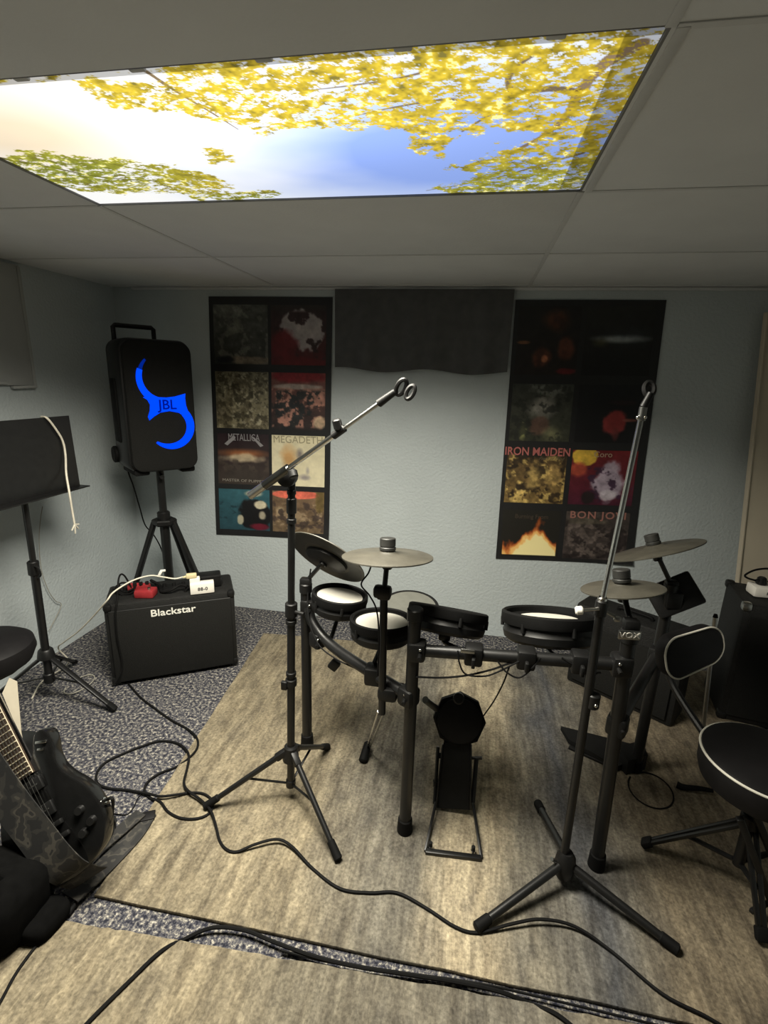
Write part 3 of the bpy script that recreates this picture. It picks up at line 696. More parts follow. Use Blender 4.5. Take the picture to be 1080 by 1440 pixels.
for fx, fy in ((-0.255, -0.09), (0.245, 0.06), (0.02, 0.27)):
    d_ = Vector((fx, fy, 0)); a = SPK + d_ * 0.18 + Vector((0, 0, 0.63)); b = SPK + d_ + Vector((0, 0, 0.012))
    lg = part(tp, 'leg', MB().bar(a, b, 0.030, 0.024, 0.006), STEEL)
    part(lg, 'rubber_foot', MB().ball(b + Vector((0, 0, 0.005)), 0.017), RUBBER)
    part(tp, 'brace', MB().bar(SPK + d_ * 0.08 + Vector((0, 0, 0.15)), a.lerp(b, 0.62), 0.014, 0.008, 0.002), STEEL)
part(tp, 'lower_collar', MB().cyl(SPK + Vector((0, 0, 0.12)), SPK + Vector((0, 0, 0.18)), 0.032, seg=20, bev=0.005), BLACK)
single('power_cable', MB().tube([wy(178, 642, 2.22), wy(180, 662, 2.22), wy(188, 685, 2.25), wy(196, 712, 2.3), wy(204, 738, 2.36), wy(216, 752, 2.42), wy(228, 775, 2.45), Vector((-1.72, 2.5, 0.2)), Vector((-1.7, 2.52, 0.01))], 0.0035, 6, 8),
       RUBBER, wy(178, 642, 2.22), 'thin black power cable hanging from the blue-lit loudspeaker', 'cable')

# ------------------------------------------------------------------ guitar amplifier (left)
A0 = Vector((-1.526, 1.729, 0)); A1 = Vector((-1.056, 2.015, 0)); AW = (A1 - A0).length
ang = math.degrees(math.atan2(A1.y - A0.y, A1.x - A0.x))
MA = face_M((A0 + A1) / 2, ang); AH = 0.395; AD = 0.235
am = thing('guitar_amplifier', (A0 + A1) / 2 + Vector((-0.06, 0.1, 0)), 'black combo guitar amplifier with white lettering on its grille', 'amplifier')
part(am, 'cabinet', MB(MA).box((0, AD / 2 + 0.006, AH / 2 + 0.010), (AW, AD - 0.012, AH), 0.014), TOLEX)
part(am, 'grille', MB(MA).box((0, 0.006, AH / 2 + 0.000), (AW - 0.035, 0.016, AH - 0.045), 0.006), GRILLE)
for x in (-1, 1):
    for z in (0.028, AH - 0.008):
        part(am, 'corner_protector', MB(MA).box((x * (AW / 2 - 0.016), 0.022, z), (0.036, 0.036, 0.036), 0.012), BLACK)
    for y in (0.04, AD - 0.03): part(am, 'foot', MB(MA).cyl((x * (AW / 2 - 0.05), y, 0), (x * (AW / 2 - 0.05), y, 0.014), 0.014), RUBBER)
part(am, 'piping', MB(MA).tube([(-AW / 2 + 0.02, 0.0005, AH - 0.022), (AW / 2 - 0.02, 0.0005, AH - 0.022)], 0.0022, 6), STEEL)
part(am, 'control_panel', MB(MA).box((0, 0.145, AH + 0.008), (AW - 0.09, 0.075, 0.008), 0.002), BLACK)
for k in range(7): part(am, 'knob', MB(MA).cyl((-0.20 + k * 0.042, 0.145, AH + 0.011), (-0.20 + k * 0.042, 0.145, AH + 0.027), 0.010, 0.008), BLACK)
hd = part(am, 'handle', MB(MA).tube([(0.06, 0.06, AH + 0.010), (0.075, 0.06, AH + 0.028), (0.12, 0.06, AH + 0.032), (0.165, 0.06, AH + 0.028), (0.18, 0.06, AH + 0.010)], 0.008, 8, 4), RUBBER)
ML = MA @ Matrix(((1, 0, 0, 0.005), (0, 0, -1, -0.003), (0, 1, 0, AH - 0.052), (0, 0, 0, 1)))
part(am, 'lettering', text_mb('Blackstar', 0.046, ML, 0.0008, bold=0.0006, sx=1.13), LETTER, 'white lettering')
def onamp(x, y, z=0.0): return MA @ Vector((x, y, AH + 0.010 + z))
pd = thing('effects_pedal', onamp(-0.105, 0.06), 'small red effects pedal on top of the guitar amplifier', 'pedal')
Rz = Matrix.Rotation(math.radians(ang - 18), 3, 'Z')
part(pd, 'housing', MB().box(onamp(-0.105, 0.06, 0.018), (0.085, 0.062, 0.036), 0.008, Rz), REDPL)
part(pd, 'shoulder', MB().box(onamp(-0.135, 0.105, 0.024), (0.10, 0.035, 0.047), 0.012, Rz), REDPL)
for k in (-1, 0, 1): part(pd, 'knob', MB().cyl(onamp(-0.125 + k * 0.025, 0.09, 0.045), onamp(-0.125 + k * 0.025, 0.09, 0.058), 0.008), BLACK)
part(pd, 'footswitch', MB().cyl(onamp(-0.09, 0.045, 0.034), onamp(-0.09, 0.045, 0.046), 0.007), CHROME)
# white multi-socket adapter with yellowed plug
ad = thing('plug_adapter', onamp(0.115, 0.035), 'white plug adapter with tiny dark print on the amplifier', 'adapter')
part(ad, 'body', MB(MA).box((0.135, 0.030, AH + 0.010 + 0.026), (0.105, 0.04, 0.052), 0.004), WHITEPL)
part(ad, 'upper_block', MB(MA).box((0.105, 0.038, AH + 0.010 + 0.062), (0.045, 0.03, 0.026), 0.003), WHITEPL)
ML2 = MA @ Matrix(((1, 0, 0, 0.137), (0, 0, -1, 0.0095), (0, 1, 0, AH + 0.034), (0, 0, 0, 1)))
part(ad, 'lettering', text_mb('88-0', 0.022, ML2, 0.0004, bold=0.0006, space=1.1), INK, 'tiny dark print')
pg = thing('plug', onamp(0.09, 0.03, 0.078), 'yellowed plug of the white cable in the adapter', 'plug')
part(pg, 'body', MB(MA).box((0.092, 0.034, AH + 0.010 + 0.086), (0.046, 0.024, 0.022), 0.005), CREAM)
part(pg, 'strain_relief', MB(MA).cyl((0.070, 0.034, AH + 0.094), (0.055, 0.034, AH + 0.092), 0.006, 0.004), CREAM)
bb = thing('power_brick', onamp(0.165, 0.10), 'black power brick behind the white plug adapter', 'power brick')
part(bb, 'case', MB(MA).box((0.170, 0.105, AH + 0.010 + 0.032), (0.105, 0.07, 0.058), 0.006), BLACK)
part(bb, 'lid_seam', MB(MA).box((0.170, 0.105, AH + 0.010 + 0.050), (0.107, 0.072, 0.002)), RUBBER)
single('white_cable', MB().tube([onamp(0.056, 0.034, 0.084), onamp(0.02, 0.034, 0.080), onamp(-0.03, 0.035, 0.094), onamp(-0.08, 0.03, 0.108), onamp(-0.15, 0.01, 0.10), onamp(-0.22, -0.02, 0.07),
        wy(150, 845, 1.70), wy(130, 868, 1.72), wy(110, 888, 1.74), wy(90, 903, 1.77), wy(82, 912, 1.80), Vector((-1.83, 1.82, 0.03)), Vector((-1.86, 1.70, 0.008)), Vector((-1.80, 1.58, 0.008))], 0.0034, 6, 8),
       CORDW, onamp(-0.2, 0, 0), 'long white cable arching from the adapter over the amplifier to the floor', 'cable')
ct = thing('cable_tie', onamp(-0.045, 0.035, 0.10), 'small white tie clip on the white cable arch', 'cable tie')
part(ct, 'clip', MB(MA).box((-0.038, 0.035, AH + 0.122), (0.012, 0.008, 0.026), 0.003, Matrix.Rotation(0.5, 3, 'Y')), WHITEPL)
part(ct, 'tail', MB(MA).box((-0.025, 0.035, AH + 0.134), (0.022, 0.006, 0.010), 0.002), WHITEPL)
single('pedal_lead', MB().tube([onamp(-0.165, 0.10, 0.03), onamp(-0.19, 0.09, 0.10), onamp(-0.205, 0.05, 0.105), onamp(-0.215, 0.0, 0.02), onamp(-0.225, -0.012, -0.03), onamp(-0.23, -0.012, -0.15), onamp(-0.225, -0.012, -0.30), Vector((-1.50, 1.70, 0.03))], 0.004, 6, 8),
       RUBBER, onamp(-0.2, 0.05, 0), 'black lead looping from the red pedal down the amplifier front', 'cable')
coil = MB()
for k in range(3):
    c = onamp(-0.20 + 0.012 * k, 0.13, 0.008 + 0.008 * k); coil.ring([c + Vector((0.05 * math.cos(t * math.pi / 12), 0.032 * math.sin(t * math.pi / 12), 0.012 * math.sin(t * math.pi / 6 + k))) for t in range(24)], 0.0045, 6)
single('patch_cable', coil, RUBBER, onamp(-0.2, 0.13, 0), 'small coil of black cable on the left of the amplifier top', 'cable')
single('adapter_lead', MB().tube([onamp(0.07, 0.05, 0.03), onamp(0.04, 0.06, 0.036), onamp(0.0, 0.05, 0.02), onamp(-0.04, 0.07, 0.008), onamp(-0.05, 0.12, 0.02), onamp(-0.09, 0.17, 0.03)], 0.007, 8, 6), RUBBER, onamp(0, 0.06, 0), 'thick black lead lying between red pedal and white adapter', 'cable')

# ------------------------------------------------------------------ music stand (far left)
mp_ = Vector((-1.70, 1.60, 0))
ms = thing('music_stand', mp_, 'black music stand with flat desk by the left wall', 'music stand')
topz = 0.90
tiltp = Vector((-0.030, 0, 0))
def desk(y, z): return Vector((-1.672 + (y - 1.6) * 0.05, y, z))
part(ms, 'desk', MB().add([desk(1.30, .905), desk(1.845, .905), desk(1.835, 1.205), desk(1.31, 1.205), *[p + Vector((-0.006, 0, 0)) for p in (desk(1.30, .905), desk(1.845, .905), desk(1.835, 1.205), desk(1.31, 1.205))]],
     [[0, 1, 2, 3], [7, 6, 5, 4], [0, 4, 5, 1], [1, 5, 6, 2], [2, 6, 7, 3], [3, 7, 4, 0]]), STEEL)
part(ms, 'lip', MB().box((-1.648, 1.575, .906), (0.058, 0.56, 0.005), 0.001), STEEL)
part(ms, 'clamp', MB().box((-1.694, 1.6, 0.93), (0.03, 0.05, 0.07), 0.006), BLACK)
part(ms, 'inner_pole', MB().cyl((-1.702, 1.60, 0.55), (-1.696, 1.60, 0.93), 0.0115), STEEL)
part(ms, 'pole', MB().cyl((-1.716, 1.60, 0.10), (-1.702, 1.60, 0.62), 0.0155), STEEL)
part(ms, 'clutch', MB().cyl((-1.705, 1.60, 0.585), (-1.703, 1.60, 0.645), 0.021, bev=0.004), BLACK)
part(ms, 'clutch_loop', MB().tube([(-1.69, 1.59, 0.63), (-1.665, 1.585, 0.625), (-1.66, 1.585, 0.595), (-1.68, 1.59, 0.58)], 0.004, 6, 4), BLACK)
part(ms, 'hub', MB().cyl((-1.713, 1.60, 0.205), (-1.712, 1.60, 0.25), 0.034, 0.028, bev=0.006), BLACK)
foot1 = fl(163, 998, 0.012)
for b in (foot1, Vector((-1.94, 1.44, 0.012)), Vector((-1.83, 1.86, 0.012))):
    a = Vector((-1.712, 1.60, 0.225)); a = a + (b - a) * 0.06
    lg = part(ms, 'leg', MB().bar(a, b, 0.022, 0.012, 0.004), STEEL)
    part(lg, 'rubber_foot', MB().bar(b.lerp(a, 0.12), b, 0.026, 0.016, 0.005), RUBBER)
    part(ms, 'brace', MB().bar(Vector((-1.716, 1.60, 0.115)), a.lerp(b, 0.5), 0.010, 0.004, 0.001), STEEL)
part(ms, 'lower_collar', MB().cyl((-1.7165, 1.60, 0.09), (-1.7155, 1.60, 0.135), 0.021, bev=0.003), BLACK)
cd = thing('hanging_cord', wx(88, 620, -1.64), 'white cord with frayed end hung over the music stand desk', 'cord')
part(cd, 'cord', MB().tube([wx(58, 586, -1.69), wx(66, 588, -1.660), wx(78, 603, -1.655), wx(88, 620, -1.655), wx(92, 640, -1.652), wx(93, 665, -1.645), wx(97, 690, -1.612), wx(101, 715, -1.612), wx(105, 738, -1.612)], 0.0042, 6, 6), CORDW)
for du, dv in ((-4, 8), (5, 5), (1, 12), (6, -1)): part(cd, 'frayed_end', MB().tube([wx(105, 737, -1.612), wx(105 + du * 0.6, 738 + dv * 0.6, -1.612), wx(105 + du, 738 + dv, -1.615)], 0.0032, 5), CORDW)
single('thread', MB().tube([wx(60, 712, -1.97), wx(57, 730, -1.97), wx(55, 760, -1.97), wx(58, 800, -1.975), wx(68, 830, -1.98), wx(78, 845, -1.985), wx(86, 852, -1.985), wx(70, 885, -1.98)], 0.0018, 5, 6), THREAD, wx(60, 712, -1.97), 'faint pale cord trailing down the left wall behind the music stand', 'cord')
lp = [fl(112, 962, 0.006) + Vector((0.045 * math.cos(a), 0.075 * math.sin(a), 0)) for a in [math.radians(d) for d in range(-150, 200, 25)]]
single('loose_twine', MB().tube(lp, 0.0026, 5, 4), THREAD, lp[0], 'thin pale cord curled on the carpet beside the music stand', 'cord')

# ------------------------------------------------------------------ padded stool and card at the left edge
sc = Vector((-1.625, 1.285, 0.035))
stl = thing('stool', sc, 'black padded round stool cut by the left edge of the picture', 'stool')
part(stl, 'seat', MB().lathe([(0.0, 0.335), (0.10, 0.335), (0.135, 0.350), (0.150, 0.385), (0.145, 0.415), (0.12, 0.432), (0.0, 0.438)], sc, (0, 0, 1), 36), VINYL)
part(stl, 'seat_plate', MB().cyl(sc + Vector((0, 0, 0.322)), sc + Vector((0, 0, 0.336)), 0.10), STEEL)
part(stl, 'post', MB().cyl(sc + Vector((0, 0, 0.0)), sc + Vector((0, 0, 0.33)), 0.016), STEEL)
part(stl, 'base', MB().lathe([(0.12, -0.035), (0.12, -0.025), (0.04, -0.010), (0.018, 0.01)], sc, (0, 0, 1), 32), STEEL)
_k = [dd(13, 953, 1.50), dd(24, 958, 1.50), dd(30, 1030, 1.46), dd(33, 1046, 1.45), dd(3, 975, 1.47)]
cdb = MB(); nn_ = (_k[1] - _k[0]).cross(_k[4] - _k[0]).normalized() * 0.004
cdb.add(_k + [p + nn_ for p in _k], [[0, 1, 2, 3, 4], [9, 8, 7, 6, 5], [0, 5, 6, 1], [1, 6, 7, 2], [2, 7, 8, 3], [3, 8, 9, 4], [4, 9, 5, 0]])
crd = tag(fin('card', cdb.v, cdb.f, PAPER, _k[3]), 'cream pointed card standing behind the guitar neck', 'card')

# ------------------------------------------------------------------ electric guitar, strap, bag
GD = 1.335
gB = dd(70, 1165, GD)
gu = (dd(0, 1018, GD + .055) - gB).normalized(); gw = dd(159, 1119, GD + .01) - gB; gw = (gw - gu * gw.dot(gu)).normalized(); gn = gw.cross(gu)
if gn.dot(gB - Vector(CAMP)) > 0: gn = -gn
MG = Matrix((gw, gu, gn)).transposed().to_4x4(); MG.translation = gB
G = 0.97
body_o = [(-.035, .20), (-.035, .245), (-.06, .268), (-.10, .262), (-.132, .235), (-.140, .19), (-.125, .14), (-.125, .10), (-.148, .05), (-.163, -.01), (-.158, -.07), (-.13, -.115), (-.08, -.142), (0, -.150),
          (.06, -.144), (.115, -.122), (.15, -.08), (.163, -.03), (.158, .02), (.142, .06), (.116, .10), (.103, .135), (.104, .17), (.116, .205), (.117, .235), (.10, .252), (.078, .250), (.062, .232), (.05, .21), (.036, .195)]
body_s = [(p.x * .86, p.y * .95) for p in catmull([Vector((a, b, 0)) for a, b in body_o], 4)]
gt = thing('electric_guitar', gB - gu * 0.146, 'black single-cutaway electric guitar leaning at the lower left', 'guitar')
part(gt, 'body', MB(MG).prism(body_s, -0.046, 0.0, 0.006), GLOSSB)
part(gt, 'neck', MB(MG).add([(-.026, .165, -.012), (.026, .165, -.012), (.022, .62, -.010), (-.022, .62, -.010), (-.016, .19, -.03), (.016, .19, -.03), (.013, .62, -.026), (-.013, .62, -.026)],
     [[0, 1, 2, 3], [4, 7, 6, 5], [0, 4, 5, 1], [1, 5, 6, 2], [2, 6, 7, 3], [3, 7, 4, 0]]), GLOSSB)
fbd = part(gt, 'fretboard', MB(MG).add([(-.029, .150, .0), (.029, .150, .0), (.022, .62, .004), (-.022, .62, .004), (-.029, .150, .010), (.029, .150, .010), (.022, .62, .012), (-.022, .62, .012)],
     [[0, 1, 2, 3], [4, 5, 6, 7], [0, 1, 5, 4], [1, 2, 6, 5], [2, 3, 7, 6], [3, 0, 4, 7]]), FRETB)
for k in range(22):
    u_ = 0.157 + 0.0135 * k * (1 + 0.02 * k); w_ = 0.0285 - (u_ - .15) * 0.0149
    if u_ < 0.61: part(fbd, 'fret', MB(MG).tube([(-w_, u_, .0112), (w_, u_, .0112)], 0.0017, 5), FRETW)
for s in (-1, 1): part(fbd, 'binding', MB(MG).tube([(s * .029, .150, .0085), (s * .022, .62, .011)], 0.0013, 5), FRETW)
for k in range(6):
    x0 = (-2.5 + k) * 0.0100; x1 = (-2.5 + k) * 0.0072
    part(gt, 'string', MB(MG).tube([(x0, 0.0, .014), (x1, .62, .0155)], 0.0008, 5), GREYMETAL)
for u_, nm in ((0.118, 'pickup'), (0.045, 'pickup')):
    pk = part(gt, nm, MB(MG).box((0, u_, 0.004), (0.075, 0.036, 0.010), 0.003), BLACK)
    for k in range(6): part(pk, 'pole_piece', MB(MG).cyl(((-2.5 + k) * .0100, u_, .009), ((-2.5 + k) * .0100, u_, .0105), .0022, seg=8), GREYMETAL)
part(gt, 'bridge', MB(MG).box((0, 0.0, 0.007), (0.085, 0.014, 0.014), 0.003), BLACK)
part(gt, 'tailpiece', MB(MG).box((0, -0.035, 0.007), (0.095, 0.014, 0.012), 0.005), BLACK)
for a, b in ((.092, -.005), (.076, -.06), (.108, -.045)): part(gt, 'knob', MB(MG).cyl((a, b, 0), (a, b, .014), .012, .010), BLACK)
part(gt, 'strap_button', MB(MG).box((.080, .208, .004), (.030, .008, .008), 0.002, Matrix.Rotation(-0.45, 3, 'Z')), CHROME, 'bright chrome strap lock')
part(gt, 'strap_button', MB(MG).box((.070, .192, .003), (.018, .007, .007), 0.002, Matrix.Rotation(-0.45, 3, 'Z')), CHROME)
part(gt, 'output_jack', MB(MG).cyl((.126, -.02, -.02), (.146, -.02, -.02), .008), CHROME)

# strap: over the body, then flat along the rug
def gpt(w, u, n): return MG @ Vector((w, u, n))
stp = thing('guitar_strap', fl(150, 1200), 'grey camouflage guitar strap folded beside the guitar', 'strap')
zf = RZ + 0.004
gp_ = gB + gn * .022
bw = [plane(u, v, gp_, gn) for u, v in ((-30, 1062), (-8, 1096), (18, 1133), (45, 1168), (72, 1203))] + [plane(90, 1228, gp_, gn) - gn * .012, plane(99, 1246, gp_, gn) - gn * .045, plane(102, 1256, gp_, gn) - gn * .075]
part(stp, 'upper_band', MB().ribbon(bw, [gw] * 8, 0.098, 0.003), CAMO)
lo = [fl(98, 1262, zf + .012), fl(125, 1238, zf + .006), fl(160, 1205, zf), fl(190, 1172, zf), fl(207, 1145, zf)]
sv = [fl(200, 1190) - fl(160, 1160)] * 5
part(stp, 'lower_band', MB().ribbon(lo, sv, 0.060, 0.004), CAMO)
hi = [fl(112, 1222, zf + .02), fl(130, 1202, zf + .016), fl(150, 1184, zf + .014), fl(175, 1163, zf + .012), fl(198, 1143, zf + .010)]
part(stp, 'folded_band', MB().ribbon(hi, sv, 0.042, 0.004), CAMO)
part(stp, 'end_tab', MB().box(fl(205, 1148, zf + .003), (0.055, 0.035, 0.006), 0.002, Matrix.Rotation(0.5, 3, 'Z')), VINYL)
part(stp, 'slider', MB().ring([fl(146, 1166, .018) + Vector((.028 * math.cos(t), .04 * math.sin(t), .010 * math.sin(t))) for t in [k * math.pi / 8 for k in range(16)]], 0.004, 6), BLACK)

bag = thing('gig_bag', Vector((-1.10, 0.84, 0)), 'black soft bag slumped in the lower left corner by the guitar', 'bag')
def lump(c, s, seed, n=24, m=14, amp=0.09):
    rs = random.Random(seed); ph = [rs.uniform(0, 6) for _ in range(6)]; mb = MB(); vs = []; fs = []
    for i in range(m + 1):
        t = math.pi * i / m
        for k in range(n):
            a = 2 * math.pi * k / n
            def pw(v, e=0.55): return math.copysign(abs(v) ** e, v)
            x, y, z = pw(math.sin(t)) * pw(math.cos(a)), pw(math.sin(t)) * pw(math.sin(a)), pw(math.cos(t))
            q = 1 + amp * (math.sin(3 * a + ph[0]) * math.sin(2 * t + ph[1]) + 0.5 * math.sin(5 * a + ph[2] + 3 * t))
            vs.append(Vector(c) + Vector((x * s[0] * q, y * s[1] * q, max(z * s[2] * q, -s[2]))))
    for i in range(m):
        for k in range(n):
            k2 = (k + 1) % n; fs.append([i * n + k, (i + 1) * n + k, (i + 1) * n + k2, i * n + k2])
    return mb.add(vs, fs)
b1_, b2_ = dd(-14, 1232, 1.25), dd(38, 1262, 1.27)
part(bag, 'shell', lump((b1_.x, b1_.y, .087), (.115, .095, .085), 4, amp=.04), SOFTB, angle=60)
part(bag, 'pocket', lump((b2_.x, b2_.y, .032), (.085, .055, .030), 9, amp=.04), SOFTB, angle=60)
part(bag, 'carry_handle', MB().tube([(b1_.x - .03, b1_.y, .165), (b1_.x - .02, b1_.y - .01, .185), (b1_.x + .03, b1_.y - .01, .185), (b1_.x + .045, b1_.y, .160)], 0.007, 6, 4), SOFTB)

# ------------------------------------------------------------------ boom microphone stand (centre)
mc = Vector((-0.508, 1.31, 0))
bs = thing('boom_microphone_stand', mc, 'black boom microphone stand with tilted chrome arm, left of the drum kit', 'microphone stand')
ptop = wy(410, 682, 1.31); pbot = wy(409, 1100, 1.31)
def onp(z): t = (z - pbot.z) / (ptop.z - pbot.z); return pbot + (ptop - pbot) * t
part(bs, 'pole', MB().cyl(onp(.08), onp(.73), .0125), STEEL)
part(bs, 'inner_pole', MB().cyl(onp(.72), onp(1.10), .0105), STEEL)
for z0, z1, r in ((.69, .735, .0185), (.665, .68, .017), (.45, .475, .018), (.485, .50, .016), (.985, 1.0, .014), (1.015, 1.06, .0145), (1.07, 1.085, .013)):
    part(bs, 'collar', MB().cyl(onp(z0), onp(z1), r, bev=.002), BLACK)
part(bs, 'clamp_screw', MB().cyl(onp(.71) + Vector((.01, -.005, 0)), onp(.71) + Vector((.045, -.015, 0)), .006), BLACK)
part(bs, 'clamp_knob', MB().box(onp(.455) + Vector((-.018, -.012, 0)), (.02, .014, .03), .004), BLACK)
hb = onp(.205)
part(bs, 'hub', MB().cyl(onp(.165), onp(.225), .027, .022, bev=.005), BLACK)
part(bs, 'lower_collar', MB().cyl(onp(.06), onp(.09), .016, bev=.003), BLACK)
for (u, v) in ((290, 1133), (475, 1206), (460, 1050)):
    b = fl(u, v, RZ + .012); d_ = (b - hb); d_.z = 0; d_.normalize(); a = hb + d_ * .024 + Vector((0, 0, -.008))
    lg = part(bs, 'leg', MB().cyl(a, b, .0095, .0085), STEEL)
    e = (a - b).normalized(); part(lg, 'rubber_foot', MB().cyl(b + e * .05, b - e * .006, .0115, .013, bev=.003), RUBBER)
    part(bs, 'leg_bracket', MB().bar(hb + d_ * .012, a + (b - a) * .10, .022, .022, .004), BLACK)
    part(bs, 'brace', MB().bar(onp(.072), a.lerp(b, .48), .008, .004, .001), STEEL)
c0, c1 = wy(352, 697, 1.275), wy(540, 562, 1.20)
dv = (c1 - c0).normalized(); Lb = (c1 - c0).length
part(bs, 'boom_sleeve', MB().cyl(c0 + dv * .06, c0 + dv * .155, .0125), mat('dark steel', (.10, .10, .095), .3, 1.0))
part(bs, 'boom_tube', MB().cyl(c0, c0 + dv * .07, .0115), GREYMETAL)
part(bs, 'boom_tube', MB().cyl(c0 + dv * .15, c0 + dv * (.70 * Lb), .0072), CHROME)
part(bs, 'boom_tip', MB().cyl(c0 + dv * (.66 * Lb), c1, .0052), GREYMETAL)
part(bs, 'boom_collar', MB().cyl(c0 + dv * (.655 * Lb), c0 + dv * (.74 * Lb), .010, bev=.002), BLACK)
kn = c0 + dv * (.70 * Lb); part(bs, 'boom_knob', MB().cyl(kn + Vector((0, -.004, .006)), kn + Vector((-.006, -.008, .032)), .0115, bev=.003), BLACK)
cl = c0 + dv * .118
part(bs, 'boom_clutch', MB().lathe([(.010, -.018), (.027, -.014), (.029, 0), (.027, .014), (.010, .018)], (cl + onp(1.115)) / 2 + Vector((.002, .008, 0)), (0, 1, 0), 20), BLACK)
part(bs, 'clutch_neck', MB().cyl(onp(1.075), onp(1.125), .011), BLACK)
part(bs, 'boom_knob', MB().cyl(c0 + dv * .165 + Vector((.004, -.004, -.010)), c0 + dv * .165 + Vector((.012, -.012, -.028)), .0125, bev=.003), BLACK)
# clip
part(bs, 'clip_stem', MB().cyl(c1 - dv * .018, c1 + dv * .035, .0105, .008, bev=.002), BLACK)
cp = c1 + dv * .052
mcx, mcy, _ = basis(dv, (0, 0, 1))
part(bs, 'microphone_clip', MB().ring([cp + dv * (.016 * math.cos(t)) + Vector((0, -.35, .94)).normalized() * (.016 * math.sin(t)) for t in [k * math.pi / 10 for k in range(20)]], .0055, 8), BLACK)
part(bs, 'microphone_clip', MB().ring([cp + dv * (.012 + .013 * math.cos(t)) + Vector((.25, -.3, -.02)) * .06 + Vector((0, .1, .99)).normalized() * (-.016 + .013 * math.sin(t)) for t in [k * math.pi / 10 for k in range(20)]], .0055, 8), BLACK)

# ------------------------------------------------------------------ straight microphone stand (right)
mr_ = Vector((0.345, 1.19, 0))
rs_ = thing('straight_microphone_stand', mr_, 'straight microphone stand with chrome upper pole, in front of the drum kit', 'microphone stand')
q0, q1, q2, q3 = wy(790, 1225, 1.19), wy(834, 985, 1.19), wy(846, 850, 1.19), wy(905, 572, 1.19)
part(rs_, 'pole', MB().cyl(q0, q2, .0112), STEEL)
part(rs_, 'chrome_pole', MB().cyl(q2, q3, .0062), CHROME)
ax = (q3 - q0).normalized()
part(rs_, 'collar', MB().cyl(q1 - ax * .02, q1 + ax * .02, .0165, bev=.003), BLACK)
part(rs_, 'collar_screw', MB().ball(q1 + Vector((.004, -.016, -.004)), .005), CHROME)
part(rs_, 'clutch', MB().cyl(q2 - ax * .03, q2 + ax * .012, .0145, bev=.003), BLACK)
part(rs_, 'clutch_ring', MB().cyl(q2 + ax * .010, q2 + ax * .020, .011, bev=.002), CHROME)
part(rs_, 'clutch_lever', MB().cyl(wy(816, 858, 1.17), wy(842, 856, 1.18), .0045), CHROME)
part(rs_, 'clutch_knob', MB().cyl(wy(809, 859, 1.17), wy(820, 858, 1.17), .0105, bev=.003), WHITEPL)
part(rs_, 'clutch_lever', MB().cyl(wy(848, 858, 1.20), wy(866, 868, 1.20), .0045), GREYMETAL)
part(rs_, 'clutch_knob', MB().box(wy(868, 870, 1.20), (.016, .012, .014), .003), GREYMETAL)
part(rs_, 'thread_ring', MB().cyl(q3 + ax * (-.03), q3 + ax * .0, .0085, bev=.001), GREYMETAL)
for s in (-1, 1): part(rs_, 'wing_nut', MB().ball(wy(902 + s * 5, 587, 1.185), .0042), CHROME)
part(rs_, 'clip_stem', MB().cyl(q3, q3 + ax * .03 + Vector((.01, 0, 0)), .0085, .007), BLACK)
part(rs_, 'microphone_clip', MB().ring([wy(913, 547, 1.2) + Vector((.010 * math.cos(t), .006 * math.sin(t), .014 * math.sin(t))) for t in [k * math.pi / 10 for k in range(20)]], .0055, 8), BLACK)
hub0 = wy(789, 1250, 1.19)
part(rs_, 'hub', MB().lathe([(.018, -.045), (.026, -.03), (.030, 0.0), (.026, .028), (.016, .045)], Vector((hub0.x, hub0.y, .078)), (0, 0, 1), 24), BLACK)
part(rs_, 'hub_screw', MB().cyl(wy(782, 1212, 1.18), wy(776, 1208, 1.17), .005), CHROME)
for (u, v) in ((672, 1303), (950, 1333), (757, 1131)):
    b = fl(u, v, RZ + .012); a = Vector((hub0.x, hub0.y, .085)); d_ = (b - a); d_.z = 0; d_.normalize(); a = a + d_ * .018
    if v < 1200: a.z += .02
    lg = part(rs_, 'leg', MB().cyl(a, b, .0115, .0105), STEEL)
    e = (a - b).normalized(); part(lg, 'rubber_foot', MB().cyl(b + e * .04, b - e * .008, .0135, .0145, bev=.004), RUBBER)

# ------------------------------------------------------------------ drum rack
def post_pts(ub, vb, ut, vt, y): return fl(ub, vb, RZ), wy(ut, vt, y)
P1b = fl(432, 1047, RZ); P1t = wy(430, 822, P1b.y)
P2b = fl(569, 1168, RZ); P2t = wy(584, 858, P2b.y)
P3b = fl(838, 1218, RZ); P3t = wy(886, 888, P3b.y)
P4b = fl(893, 1082, RZ); P4t = wy(944, 822, P4b.y)
rk = thing('drum_rack', (P2b + P3b) / 2, 'black tube rack carrying the electronic drum pads and cymbals', 'drum rack')
PR = .0185
for b, t in ((P1b, P1t), (P2b, P2t), (P3b, P3t), (P4b, P4t)):
    ps = part(rk, 'post', MB().cyl(b + Vector((0, 0, .01)), t, PR, seg=20), STEEL)
    part(ps, 'foot', MB().cyl(b, b + Vector((0, 0, .05)), PR + .006, PR + .004, seg=20, bev=.003), RUBBER)
    part(ps, 'post_cap', MB().cyl(t - (t - b).normalized() * .03, t + (t - b).normalized() * .006, PR + .004, bev=.003, seg=20), BLACK)
def on(b, t, z): return b + (t - b) * ((z - b.z) / (t.z - b.z))
fz2, fz3 = on(P2b, P2t, .655), on(P3b, P3t, .688)
part(rk, 'front_bar', MB().cyl(fz2, fz3, .0175, seg=20), STEEL)
wz1, wz2 = on(P1b, P1t, .50), on(P2b, P2t, .50)
part(rk, 'left_bar', MB().tube([on(P1b, P1t, .60) + Vector((.01, -.01, 0)), on(P1b, P1t, .555) + Vector((.035, -.03, 0)), wz1.lerp(wz2, .22) + Vector((0, 0, .015)), wz1.lerp(wz2, .45), wz2], .0185, 14, 6), STEEL)
wz3, wz4 = on(P3b, P3t, .50), on(P4b, P4t, .50)
